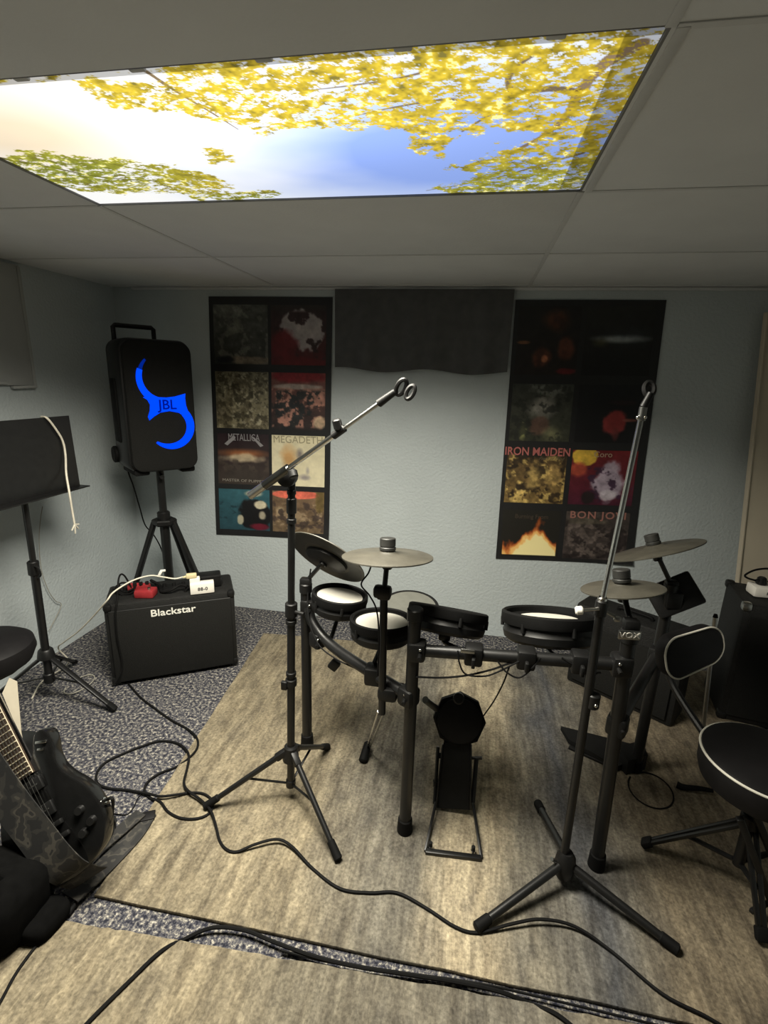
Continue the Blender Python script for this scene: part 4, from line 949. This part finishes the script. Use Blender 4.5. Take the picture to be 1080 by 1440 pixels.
part(rk, 'right_bar', MB().cyl(wz3, wz4, .0175, seg=20), STEEL)
for c, n_ in ((fz2, fz3 - fz2), (fz3, fz2 - fz3), (wz1.lerp(wz2, .12), wz2 - wz1), (wz2, wz1 - wz2), (wz3, wz4 - wz3), (wz4, wz3 - wz4), (on(P1b, P1t, .60), Vector((1, 0, 0)))):
    n_ = n_.normalized(); cm = part(rk, 'clamp', MB().box(c + n_ * .01, (.052, .052, .058), .010, Matrix((n_, Vector((0, 0, 1)).cross(n_), Vector((0, 0, 1)))).transposed()), BLACK)
    part(cm, 'wing_bolt', MB().cyl(c + n_ * .022 + Vector((0, -.026, 0)), c + n_ * .022 + Vector((0, -.05, 0)), .006), BLACK)
    part(cm, 'bolt_head', MB().ball(c + n_ * .022 + Vector((0, -.028, .016)), .0045), CHROME)
for t_ in (.30, .55, .80):
    c = fz2.lerp(fz3, t_); cm = part(rk, 'clamp', MB().box(c, (.05, .050, .055), .008), BLACK)
    part(cm, 'wing_bolt', MB().box(c + Vector((0, -.034, -.008)), (.010, .018, .028), .003), BLACK)
c = fz2.lerp(fz3, .26); part(rk, 'clamp_plate', MB().box(c + Vector((.005, -.03, .025)), (.038, .006, .012), .002), GREYMETAL)
c = wz1.lerp(wz2, .70); part(rk, 'clamp', MB().box(c, (.06, .055, .06), .010), BLACK)
part(rk, 'clamp_ear', MB().prism([(0, 0), (.06, .02), (.03, -.06)], -.01, .01) if False else MB().box(wy(470, 935, 1.50), (.035, .02, .04), .006, Matrix.Rotation(.6, 3, 'Y')), BLACK)
bc = wy(885, 893, P3t.y - .026); Rb = Matrix.Rotation(math.radians(6), 3, 'Z')
bdg = part(rk, 'badge', MB().box(bc, (.056, .006, .026), .003, Rb), GREYMETAL)
part(bdg, 'lettering', text_mb('VOX', .022, plane_M(bc + Vector((0, -.0042, 0)), Rb @ Vector((1, 0, 0)), (0, 0, 1)), .0005, sx=1.1), WHITEPL)
# tubes for the upright cymbals
CP = wy(537, 1003, 1.288), wy(540, 835, 1.288)
ct_ = part(rk, 'cymbal_tube', MB().cyl(CP[0], CP[1], .0115, seg=16), STEEL)
part(ct_, 'tube_clamp', MB().box(wy(538, 832, 1.288), (.052, .034, .036), .010), BLACK)
part(ct_, 'tube_clamp', MB().box(wy(546, 972, 1.305), (.06, .06, .045), .012), BLACK)
part(rk, 'support_leg', MB().cyl(wy(532, 1000, 1.30), fl(517, 1050, .05), .0042), CHROME)
part(rk, 'support_leg', MB().cyl(wy(539, 1003, 1.30), fl(520, 1052, .05), .0036), GREYMETAL)
ft = fl(513, 1062, RZ + .02); part(rk, 'leg_tip', MB().cyl(fl(518, 1043, .055), Vector((ft.x - .004, ft.y - .02, RZ + .004)), .014, .017, bev=.006), RUBBER)

def cymbal(u, v, z=None, y=None, minor=(0, -1), c=.2, r=.15, base=None, label='', under=False, nut=True):
    ctr = fl(u, v, z) if z else wy(u, v, y); n = disc_normal(u, v, minor[0], minor[1], c)
    if n.z < 0 and not under: n = -n
    t = thing('cymbal_pad', base if base else ctr, label, 'cymbal pad', 'rubber cymbal pads on the drum rack')
    part(t, 'plate', MB().lathe([(.0, .016), (r * .13, .016), (r * .20, .010), (r * .24, .007), (r * .96, -.0005), (r, -.003), (r, -.006), (r * .97, -.0075)], ctr, n, 48), CYM)
    part(t, 'underside', MB().lathe([(r * .965, -.0068), (r * .9, -.009), (r * .3, -.006), (.0, -.004)], ctr, n, 40), CYMU)
    if under: part(t, 'trigger_housing', MB().lathe([(.0, -.03), (.05, -.028), (.066, -.018), (.068, -.006)], ctr, n, 28, sx=1.25), BLACK)
    else: part(t, 'trigger_housing', MB().lathe([(.0, -.026), (.02, -.026), (.032, -.016), (.034, -.006)], ctr, n, 24), BLACK)
    if nut:
        part(t, 'felt_washer', MB().cyl(ctr + n * .014, ctr + n * .026, .0235, bev=.003, seg=20), CYMU)
        part(t, 'wing_nut', MB().cyl(ctr + n * .026, ctr + n * .050, .0225, bev=.002, seg=20), CYMU)
    if base:
        part(t, 'rod', MB().cyl(base, ctr - n * .006, .0075), STEEL)
        part(t, 'tilter', MB().box(base, (.040, .032, .032), .008), BLACK)
        part(t, 'tilter_sleeve', MB().cyl(ctr - n * .04, ctr - n * .012, .014, bev=.003), BLACK)
    return ctr, n
c1, n1 = cymbal(461, 783, y=1.565, minor=(.52, -.85), c=-.33, r=.145, base=P1t + Vector((0, 0, .01)), label='rubber cymbal pad tilted to show its underside, nearest the boom stand', under=True, nut=False)
c2, n2 = cymbal(545, 781, y=1.31, minor=(0.02, -1), c=.20, r=.129, base=CP[1], label='flat cymbal pad on the upright tube between boom stand and grey pad')
c3, n3 = cymbal(921, 772, y=P4t.y, minor=(-.27, -.96), c=.14, r=.148, base=P4t, label='highest cymbal pad tilted down to the left, above the drum module')
c4, n4 = cymbal(875, 826, y=P3t.y + .085, minor=(-.06, -1), c=.23, r=.106, base=P3t + Vector((.0, 0, .02)), label='lower right cymbal pad crossed by the straight microphone stand')

def pad(u, v, z, minor, c, r, mt, head, label, th=.055, lip=.012):
    ctr = fl(u, v, z); n = disc_normal(u, v, minor[0], minor[1], c)
    if n.z < 0: n = -n
    t = thing('drum_pad', mt, label, 'drum pad', 'round drum pads on the rack')
    part(t, 'shell', MB().lathe([(r * .86, -th), (r * .95, -th * .85), (r * .98, -th * .55), (r * .94, -th * .40), (r * .94, 0)], ctr, n, 48), BLACK)
    part(t, 'rim', MB().lathe([(r * .90, lip * .2), (r * .91, lip), (r * .96, lip * 1.3), (r * 1.01, lip), (r * 1.02, -.004), (r * 1.0, -.014), (r * .95, -.016)], ctr, n, 48), RUBBER)
    part(t, 'head', MB().lathe([(r * .90, -.004), (r * .90, .002), (r * .5, .004), (.0, .005)], ctr, n, 48), head)
    x, y, _ = basis(n)
    for k in range(6):
        a = math.radians(60 * k + 20); q_ = ctr + (x * math.cos(a) + y * math.sin(a)) * r * .99
        part(t, 'lug', MB().cyl(q_ - n * .030, q_ - n * .004, .0055, seg=8), BLACK)
    lw = ctr - n * th; mid = lw - n * .025
    part(t, 'mount', MB().tube([lw + n * .006, mid, mid.lerp(mt, .5) + Vector((0, 0, -.005)), mt], .0075, 8, 4), STEEL)
    part(t, 'mount_block', MB().box(lw - n * .008, (.036, .036, .024), .006), BLACK)
    return ctr, n
pad(478, 839, .655, (.12, -.99), .37, .097, wz1.lerp(wz2, .25), HEADW, 'white-headed drum pad nearest the boom stand, under the tilted cymbal')
pad(537, 875, .655, (.04, -1), .36, .100, wz1.lerp(wz2, .66), HEADW, 'white-headed drum pad behind the cymbal tube')
pad(577, 852, .625, (.05, -1), .55, .100, wz2.lerp(wz1, .10) + Vector((.03, .03, 0)), HEADG, 'plain grey-headed drum pad at the back of the kit', th=.04, lip=.002)
pad(630, 862, .705, (.15, -.99), .035, .121, fz2.lerp(fz3, .30), HEADW, 'drum pad tipped away so only its black rim shows', th=.060)
pad(772, 870, .715, (.02, -1), .15, .137, fz2.lerp(fz3, .72), HEADW, 'largest white-headed drum pad, left of the straight microphone stand', th=.066, lip=.017)

# module
dm = thing('drum_module', P4t + Vector((.02, 0, -.07)), 'dark drum module tilted on the right-hand rack post', 'drum module')
m0 = wy(947, 838, 1.70); Rm = Matrix.Rotation(math.radians(-32), 3, 'Y') @ Matrix.Rotation(math.radians(-28), 3, 'X')
part(dm, 'case', MB().box(m0 + Vector((.01, .02, -.005)), (.15, .045, .115), .008, Rm), BLACK)
part(dm, 'front_panel', MB().box(m0 + Vector((.01, .02, -.005)) + Rm @ Vector((0, .024, 0)), (.135, .004, .10), .002, Rm), GRILLE)
part(dm, 'bracket', MB().box(P4t + Vector((.012, .0, -.05)), (.05, .05, .06), .008), BLACK)
for k in range(3): part(dm, 'knob', MB().cyl(m0 + Rm @ Vector((-.04 + k * .04, .046, .02)), m0 + Rm @ Vector((-.04 + k * .04, .058, .02)), .008), BLACK)

# ------------------------------------------------------------------ kick pad tower
kb = (fl(597, 1198, RZ) + fl(678, 1208, RZ)) / 2
kt = thing('kick_drum_pad', Vector((.03, 1.40, RZ)), 'black kick drum pad on a tower with a flat base frame', 'kick pad')
kc = wy(646, 1012, 1.47); kn_ = Vector((.06, -1, .42)).normalized()
kx, ky, _ = basis(kn_)
octo = [kc + (kx * math.cos(math.radians(22.5 + 45 * k)) + ky * math.sin(math.radians(22.5 + 45 * k))) * .088 for k in range(8)]
part(kt, 'pad_back', MB().lathe([(.078, -.03), (.088, -.022), (.088, .008), (.08, .014)], kc, kn_, 8, hint=None), RUBBER)
part(kt, 'pad_face', MB().lathe([(.074, .010), (.072, .020), (.05, .024), (.0, .025)], kc, kn_, 40), VINYL)
part(kt, 'top_knob', MB().cyl(wy(645, 981, 1.475), wy(645, 983, 1.445), .0185, bev=.005), BLACK)
pl0, pl1 = fl(638, 1140, .028), wy(645, 1048, 1.45)
part(kt, 'tower_plate', MB().bar(pl0, pl1, .088, .008, .003, hint=(1, 0, 0)) if False else MB().add(
    [wy(614, 1136, 1.36), wy(661, 1139, 1.36), wy(662, 1046, 1.45), wy(624, 1044, 1.45)] + [p + Vector((0, .012, .006)) for p in (wy(614, 1136, 1.36), wy(661, 1139, 1.36), wy(662, 1046, 1.45), wy(624, 1044, 1.45))],
    [[0, 1, 2, 3], [7, 6, 5, 4], [0, 4, 5, 1], [1, 5, 6, 2], [2, 6, 7, 3], [3, 7, 4, 0]]), BLACK)
for ua, ub in ((613, 623), (661, 662)):
    part(kt, 'side_flange', MB().bar(wy(ua, 1138, 1.355), wy(ub, 1046, 1.445), .006, .020, .002), STEEL)
fl_, fr_ = fl(598, 1197, RZ + .006), fl(677, 1207, RZ + .006)
part(kt, 'base_bar', MB().bar(fl_, fr_, .016, .012, .003), STEEL)
part(kt, 'base_arm', MB().bar(fl_, fl(613, 1128, .045), .009, .009, .002), STEEL)
part(kt, 'base_arm', MB().bar(fr_, fl(664, 1122, .045), .009, .009, .002), STEEL)
part(kt, 'side_rod', MB().cyl(wy(665, 1128, 1.37), wy(670, 1066, 1.44), .0075), STEEL)
part(kt, 'side_rod', MB().cyl(wy(611, 1130, 1.37), wy(616, 1050, 1.45), .006), STEEL)
part(kt, 'cross_pin', MB().cyl(wy(655, 1066, 1.44), wy(678, 1066, 1.44), .0055), STEEL)
part(kt, 'side_nut', MB().cyl(wy(613, 1098, 1.40), wy(613, 1105, 1.40), .010), BLACK)
part(kt, 'side_nut', MB().cyl(wy(617, 1058, 1.45), wy(617, 1066, 1.44), .011), BLACK)
part(kt, 'rod_tip', MB().cyl(wy(613.5, 1080, 1.42), wy(613, 1093, 1.41), .004), CHROME)
for u, v in ((605, 1193), (665, 1199)):
    b = fl(u, v, RZ + .003); sk = part(kt, 'spike', MB().cyl(b, b + Vector((0, 0, .024)), .006, bev=.001), BLACK); part(sk, 'spike_tip', MB().cyl(b, b + Vector((0, 0, .009)), .0068), CHROME)
part(kt, 'stabiliser_tube', MB().cyl(wy(598, 984, 1.42), wy(628, 1008, 1.525), .0115), GREYMETAL)
part(kt, 'clamp_block', MB().box(wy(575, 980, 1.36), (.06, .05, .05), .012), BLACK)

# ------------------------------------------------------------------ hi-hat pedal
hp = thing('hi_hat_pedal', fl(880, 1075), 'black hi-hat foot pedal on the rug behind the right rack post', 'pedal')
hb_ = [fl(789, 1021, .075), fl(800, 1040, .05), fl(868, 1078, .035), fl(905, 1062, .04), fl(885, 1045, .055)]
part(hp, 'footboard', MB().add(hb_ + [p + Vector((0, 0, -.018)) for p in hb_], [[0, 1, 2, 3, 4], [9, 8, 7, 6, 5], [0, 5, 6, 1], [1, 6, 7, 2], [2, 7, 8, 3], [3, 8, 9, 4], [4, 9, 5, 0]]), BLACK)
hq = [fl(862, 1070, RZ), fl(880, 1090, RZ), fl(907, 1082, RZ), fl(900, 1060, RZ)]
part(hp, 'base_block', MB().add(hq + [Vector((p.x, p.y, .075)) for p in hq], [[3, 2, 1, 0], [4, 5, 6, 7], [0, 1, 5, 4], [1, 2, 6, 5], [2, 3, 7, 6], [3, 0, 4, 7]]), BLACK)
part(hp, 'base_rail', MB().bar(fl(800, 1050, RZ + .006), fl(866, 1080, RZ + .006), .02, .010, .002), STEEL)

# ------------------------------------------------------------------ second amplifier behind the kit, cabinet on the right
B0, B1 = fl(832, 834, .42), fl(985, 884, .42)
ang2 = math.degrees(math.atan2(B1.y - B0.y, B1.x - B0.x)); BWd = (B1 - B0).length; BD, BH = .17, .41
MB2 = face_M(Vector(((B0.x + B1.x) / 2, (B0.y + B1.y) / 2, 0)), ang2)      # y=0 is the back edge, front is -y
a2 = thing('combo_amplifier', MB2 @ Vector((0, -BD / 2, 0)), 'black combo amplifier on the floor behind the right of the drum kit', 'amplifier')
part(a2, 'cabinet', MB(MB2).box((0, -BD / 2 + .006, BH / 2 + .01), (BWd, BD - .012, BH), .014), TOLEX)
part(a2, 'grille', MB(MB2).box((0, -BD + .006, BH / 2 - .02), (BWd - .05, .014, BH - .12), .005), GRILLE)
part(a2, 'handle', MB(MB2).tube([(-.07, -BD / 2, BH + .008), (-.06, -BD / 2, BH + .024), (.06, -BD / 2, BH + .024), (.07, -BD / 2, BH + .008)], .008, 8, 4), RUBBER)
for x in (-1, 1): part(a2, 'foot', MB(MB2).box((x * (BWd / 2 - .05), -BD / 2, .006), (.04, BD - .05, .012), .002), RUBBER)

K0, K1 = fl(1047, 850, .55), fl(1022, 816, .55)
kd = (K1 - K0); kd.z = 0; kang = math.degrees(math.atan2(-kd.x, kd.y))
MK = face_M(Vector((K0.x, K0.y, 0)), kang); KD = kd.length; KW = .48
cb = thing('speaker_cabinet', MK @ Vector((KW / 2, KD / 2, 0)), 'tall black speaker cabinet with metal corners at the right edge', 'cabinet')
part(cb, 'shell', MB(MK).box((KW / 2, KD / 2, .28), (KW, KD, .54), .012), TOLEX)
part(cb, 'grille', MB(MK).box((KW / 2, -.002, .27), (KW - .05, .012, .46), .004), GRILLE)
for x, y, z in ((.012, .012, .540), (.012, KD - .012, .540), (.012, .012, .03), (KW - .012, .012, .54)):
    part(cb, 'corner_protector', MB(MK).box((x, y, z), (.036, .036, .036), .010), GREYMETAL if z > .5 and y < .1 else BLACK)
for x in (.05, KW - .05): part(cb, 'foot', MB(MK).box((x, KD / 2, .006), (.04, KD - .06, .012), .002), RUBBER)
ps0 = fl(1066, 836, .56)
pw = thing('power_strip', Vector((ps0.x, ps0.y, .551)), 'white power strip with black plugs on the tall cabinet', 'power strip')
Rk = MK.to_3x3() @ Matrix.Rotation(math.radians(12), 3, 'Z')
pc = Vector((ps0.x + .06, ps0.y + .02, .575))
part(pw, 'body', MB().box(pc, (.17, .075, .046), .010, Rk), WHITEPL)
part(pw, 'lettering', text_mb('RZW', .018, plane_M(pc + Rk @ Vector((-.02, -.0385, -.002)), Rk @ Vector((1, 0, 0)), (0, 0, 1)), .0005), INK)
for k in range(2):
    pgk = thing('plug', pc + Rk @ Vector((-.045 + k * .05, 0, .023)), ('black plug nearest the wall end of the white power strip', 'second black plug on the white power strip')[k], 'plug', 'plugs on the power strip')
    part(pgk, 'body', MB().cyl(pc + Rk @ Vector((-.045 + k * .05, .004, .022)), pc + Rk @ Vector((-.047 + k * .05, .004, .056)), .020, .017, bev=.005), BLACK)
    part(pgk, 'strain_relief', MB().cyl(pc + Rk @ Vector((-.05 + k * .05, 0, .045)), pc + Rk @ Vector((-.075 + k * .05, -.004, .040)), .008, .006), BLACK)
single('plug_lead', MB().tube([pc + Rk @ Vector((-.07, -.004, .040)), pc + Rk @ Vector((-.105, .0, .048)), pc + Rk @ Vector((-.11, .01, .058)), pc + Rk @ Vector((-.07, .02, .080)), pc + Rk @ Vector((-.02, .02, .090)), pc + Rk @ Vector((.02, .02, .075)), pc + Rk @ Vector((.05, .03, .03))], .0042, 7, 6), RUBBER, pc, 'black lead looping above the power strip plugs', 'cable')

# pale rod and board near the right corner
r0, r1 = wy(1006, 868, 1.88), wy(993, 985, 1.88)
rd = r0 + (r0 - r1).normalized() * .0; rbm = r1 + (r1 - r0) * ((r1.z - .005) / (r0.z - r1.z))
rod = thing('rod', rbm, 'thin pale rod standing behind the throne backrest', 'rod')
part(rod, 'shaft', MB().cyl(rbm, rd, .008), GREYMETAL)
part(rod, 'tip', MB().cyl(rd, rd + (rd - rbm).normalized() * .012, .009, .006), RUBBER)
q = [wy(1034, 838, 2.52), wy(1080, 495, 2.52)]
sl = (q[1] - q[0]).normalized(); qb = q[0] - sl * (q[0].z / sl.z); qt = q[0] + sl * ((1.72 - q[0].z) / sl.z)
bd = thing('leaning_board', qb, 'cream board leaning in the far right corner', 'board')
pts = [qb + Vector((0, -.02, .002)), qb + Vector((.30, -.02, .002)), qt + Vector((.30, .06, 0)), qt + Vector((0, .06, 0))]
part(bd, 'panel', MB().add(pts + [p + Vector((0, .018, 0)) for p in pts], [[0, 1, 2, 3], [7, 6, 5, 4], [0, 4, 5, 1], [1, 5, 6, 2], [2, 6, 7, 3], [3, 7, 4, 0]]), CREAMW)
part(bd, 'edge_strip', MB().bar(pts[0] + Vector((.004, -.004, 0)), pts[3] + Vector((.004, -.004, 0)), .012, .008, .002), CREAMW)

# ------------------------------------------------------------------ drum throne
tc_ = Vector((.825, 1.272, 0))
th = thing('drum_throne', tc_, 'black drum throne with white piping and backrest at the right edge', 'stool')
part(th, 'seat', MB().lathe([(.0, .365), (.125, .365), (.142, .375), (.150, .40), (.152, .445), (.146, .456), (.12, .464), (.0, .468)], tc_, (0, 0, 1), 48), VINYL)
part(th, 'piping', MB().ring([tc_ + Vector((.150 * math.cos(a), .150 * math.sin(a), .450)) for a in [k * math.pi / 32 for k in range(64)]], .0034, 8), PIPING)
part(th, 'post', MB().cyl(tc_ + Vector((0, 0, .10)), tc_ + Vector((0, 0, .366)), .0145), STEEL)
part(th, 'seat_bracket', MB().box(tc_ + Vector((0, 0, .355)), (.12, .12, .022), .005), STEEL)
part(th, 'collar', MB().cyl(tc_ + Vector((0, 0, .235)), tc_ + Vector((0, 0, .275)), .024, bev=.004), BLACK)
for b in (fl(903, 1186, RZ + .012), fl(1073, 1325, RZ + .012), Vector((1.05, 1.36, RZ + .012))) :
    a = tc_ + Vector((0, 0, .255)); a = a + (b - a) * .06; sd = (b - a).cross(Vector((0, 0, 1))).normalized() * .011
    for s in (-1, 1): part(th, 'leg', MB().bar(a + sd * s, b + sd * s * .6, .012, .010, .002), STEEL)
    part(th, 'rubber_foot', MB().bar(b + (a - b).normalized() * .035, b, .034, .020, .006), RUBBER)
    part(th, 'brace', MB().bar(tc_ + Vector((0, 0, .11)), a.lerp(b, .55), .016, .005, .001), STEEL)
bk = fl(974, 915, .62); bnv = Vector((tc_.x - bk.x, tc_.y - bk.y, .05)).normalized(); bx = Vector((0, 0, 1)).cross(bnv).normalized()
if bx.x < 0: bx = -bx
by = bnv.cross(bx)
if by.z < 0: by = -by
Rbk = Matrix((bx, by, bnv)).transposed().to_4x4() @ Matrix.Rotation(math.radians(11), 4, 'Z'); Rbk.translation = bk
ol = rrect(.225, .128, .055, 8); ol = [(x, y * (1.0 + .10 * (-x / .11)) ) for x, y in ol]
part(th, 'backrest', MB(Rbk).prism(ol, -.035, .012, .010), VINYL)
part(th, 'backrest_piping', MB(Rbk).ring([(x * .985, y * .985, .009) for x, y in ol], .0030, 8), PIPING)
part(th, 'backrest_strut', MB().tube([bk - bnv * .045 + Vector((0, 0, -.02)), bk - bnv * .06 + Vector((0, 0, -.12)), bk.lerp(tc_, .35) + Vector((0, 0, -.01)), tc_ + Vector((-.03, .08, .352))], .011, 10, 5), STEEL)
# folding stick bag / strap end by the throne
single('drumstick_end', MB().tube([fl(952, 1103, RZ + .012), fl(962, 1107, RZ + .012), fl(985, 1109, RZ + .016), fl(1003, 1112, RZ + .02)], .011, 8, 4, taper=lambda t: 1.1 - .5 * t), RUBBER, fl(952, 1103, RZ), 'black rubber-ended stick on the rug under the throne', 'stick')
# keyboard-stand style bars at the far right bottom
fs_ = thing('folding_stand', Vector((.98, 1.12, 0)), 'black folding stand legs beyond the throne at the right edge', 'stand')
for (u0, v0, u1, v1, ya, yb) in ((1040, 1150, 1092, 1290, 1.22, 1.13), (1062, 1145, 1110, 1262, 1.24, 1.16)):
    part(fs_, 'leg', MB().bar(wy(u0, v0, ya), fl(u1, v1, RZ + .010), .018, .018, .003), STEEL)
part(fs_, 'cross_bar', MB().bar(fl(1056, 1282, .05), fl(1095, 1262, .05), .012, .012, .002), STEEL)

# ------------------------------------------------------------------ cables on the floor
CA = [(172, 950), (196, 978), (215, 993), (240, 1011), (262, 1023), (276, 1038), (278, 1052), (268, 1066), (248, 1077), (225, 1086), (208, 1098), (203, 1111), (212, 1121), (226, 1130), (236, 1143), (252, 1152), (272, 1154), (290, 1149),
      (299, 1138), (297, 1126), (285, 1118), (268, 1117), (248, 1122), (226, 1125), (207, 1117), (180, 1110), (152, 1107), (137, 1100), (136, 1086), (148, 1071), (172, 1059), (200, 1048), (224, 1041), (246, 1043), (260, 1053),
      (266, 1068), (263, 1086), (259, 1105), (265, 1118), (281, 1129), (296, 1145), (303, 1163), (309, 1184), (319, 1197), (334, 1200), (360, 1193), (390, 1187), (411, 1196), (440, 1224), (478, 1252), (520, 1258), (558, 1258),
      (600, 1280), (640, 1306), (672, 1314), (718, 1306), (760, 1301), (808, 1309), (860, 1341), (930, 1400), (995, 1434), (1060, 1470)]
lift = [(i + 1, z) for i, z in [(21, .007), (22, .009), (23, .007), (33, .006), (34, .008), (35, .006), (36, .008), (37, .012), (38, .010), (39, .012), (40, .008), (44, .010), (45, .012), (46, .008), (54, .010), (55, .014), (56, .008)]]
single('guitar_cable', MB().tube(lay(CA, .0042, lift), .0042, 7, 6), RUBBER, fl(300, 1140), 'long black cable looping on the carpet and snaking across the large rug', 'cable')
CB = [(100, 1468), (130, 1435), (180, 1385), (225, 1342), (258, 1320), (300, 1308), (345, 1312), (385, 1328), (440, 1348), (500, 1362), (570, 1373), (640, 1384), (700, 1397), (745, 1410), (780, 1428), (815, 1455), (840, 1475)]
single('floor_cable', MB().tube(lay(CB, .0048, [(5, .012), (6, .012), (7, .012), (8, .012), (9, .011), (10, .011), (11, .011), (12, .011)]), .0048, 7, 6), RUBBER, fl(300, 1308), 'thick black cable curving along the gap between the two rugs', 'cable')
CC = [(395, 1338), (450, 1352), (520, 1364), (600, 1374), (680, 1386), (760, 1404), (860, 1428), (960, 1452)]
single('floor_cable', MB().tube(lay(CC, .003, [(i, .009) for i in range(8)]), .003, 6, 6), RUBBER, fl(600, 1374), 'thin black cable lying along the edge of the large rug', 'cable')
cd_ = thing('instrument_cable', fl(60, 1320), 'black instrument cable with plug running from the strap to the bottom left corner', 'cable')
part(cd_, 'lead', MB().tube(lay([(-15, 1440), (5, 1404), (25, 1368), (55, 1328), (80, 1303), (95, 1287)], .0036), .0036, 7, 6) if False else MB().tube(catmull(lay([(-15, 1440), (5, 1404), (25, 1368), (55, 1328), (80, 1303), (95, 1287)], .0036), 6), .0036, 7), RUBBER)
part(cd_, 'jack_plug', MB().cyl(lay([(95, 1287)], .007)[0] + Vector((0, 0, .002)), lay([(110, 1268)], .007)[0] + Vector((0, 0, .006)), .0075, .006, bev=.002), RUBBER)
single('guitar_lead', MB().tube([gpt(.146, -.02, -.02), gpt(.17, -.03, -.01), fl(158, 1150, .08), fl(161, 1165, .03), fl(152, 1180, .035), fl(140, 1188, .03)], .0045, 7, 6), RUBBER, gpt(.165, -.02, -.02), 'short black lead looping out of the guitar side', 'cable')
single('thin_wire', MB().tube(lay([(160, 1142), (178, 1143), (188, 1132), (195, 1118), (205, 1112)], .0018), .0018, 5, 6), RUBBER, fl(180, 1140), 'very thin wire on the rug beside the strap end', 'wire')
# drum kit leads
def lead(name, pts, r, label): single(name, MB().tube(pts, r, 6, 8), RUBBER, pts[0], label, 'cable', 'thin leads of the drum kit')
lead('drum_lead', [wy(437, 800, 1.56), wy(433, 830, 1.55), wy(434, 870, 1.50), wy(447, 905, 1.46), wy(470, 925, 1.43), wy(500, 940, 1.40), wy(535, 955, 1.36), wy(568, 962, 1.31)], .0026, 'thin drum lead running along the left rack bar')
lead('drum_lead', [wy(523, 792, 1.31), wy(518, 806, 1.29), wy(508, 822, 1.28), wy(520, 838, 1.27), wy(530, 860, 1.27), wy(533, 900, 1.27), wy(531, 950, 1.27)], .0026, 'thin lead from the flat cymbal down its tube')
lead('drum_lead', [wy(585, 952, 1.25), wy(620, 953, 1.245), wy(655, 950, 1.245), wy(690, 942, 1.245), wy(720, 932, 1.25), wy(755, 926, 1.255), wy(800, 935, 1.25), wy(840, 947, 1.255)], .0028, 'thin lead sagging under the front rack bar')
lead('drum_lead', [wy(644, 915, 1.24), wy(646, 932, 1.235), wy(655, 948, 1.235), wy(680, 951, 1.235), wy(700, 945, 1.235), wy(730, 930, 1.24)], .0024, 'short lead looping from the clamp on the front rack bar')
lead('drum_lead', [wy(700, 930, 1.24), wy(712, 945, 1.23), wy(730, 953, 1.23), wy(748, 940, 1.235), wy(760, 925, 1.25)], .0024, 'small lead loop in the middle of the front rack bar')
lead('kick_lead', [wy(716, 938, 1.24), wy(708, 960, 1.30), wy(695, 985, 1.38), wy(679, 1008, 1.45)], .0024, 'thin lead from the front bar to the kick pad')
lead('drum_lead', [wy(790, 925, 1.25), wy(806, 935, 1.245), wy(822, 945, 1.245), wy(845, 946, 1.25)], .0024, 'pale-looking lead hanging at the right end of the front bar')
lead('cymbal_lead', [wy(877, 800, 1.45), wy(875, 815, 1.42), wy(878, 840, 1.30)], .0024, 'thin lead behind the lower right cymbal')
lo_ = []
for k in range(20):
    a = math.radians(-115 + 330 * k / 19); lo_.append((915 + 33 * math.cos(a) * .95 + 6 * math.sin(a), 1113 + 25 * math.sin(a) + 6 * math.cos(a)))
lo_ = [(884, 1078)] + lo_
single('pedal_lead', MB().tube(lay(lo_, .0026), .0026, 6, 4), RUBBER, fl(915, 1113), 'thin black lead looped on the rug by the hi-hat pedal', 'cable')
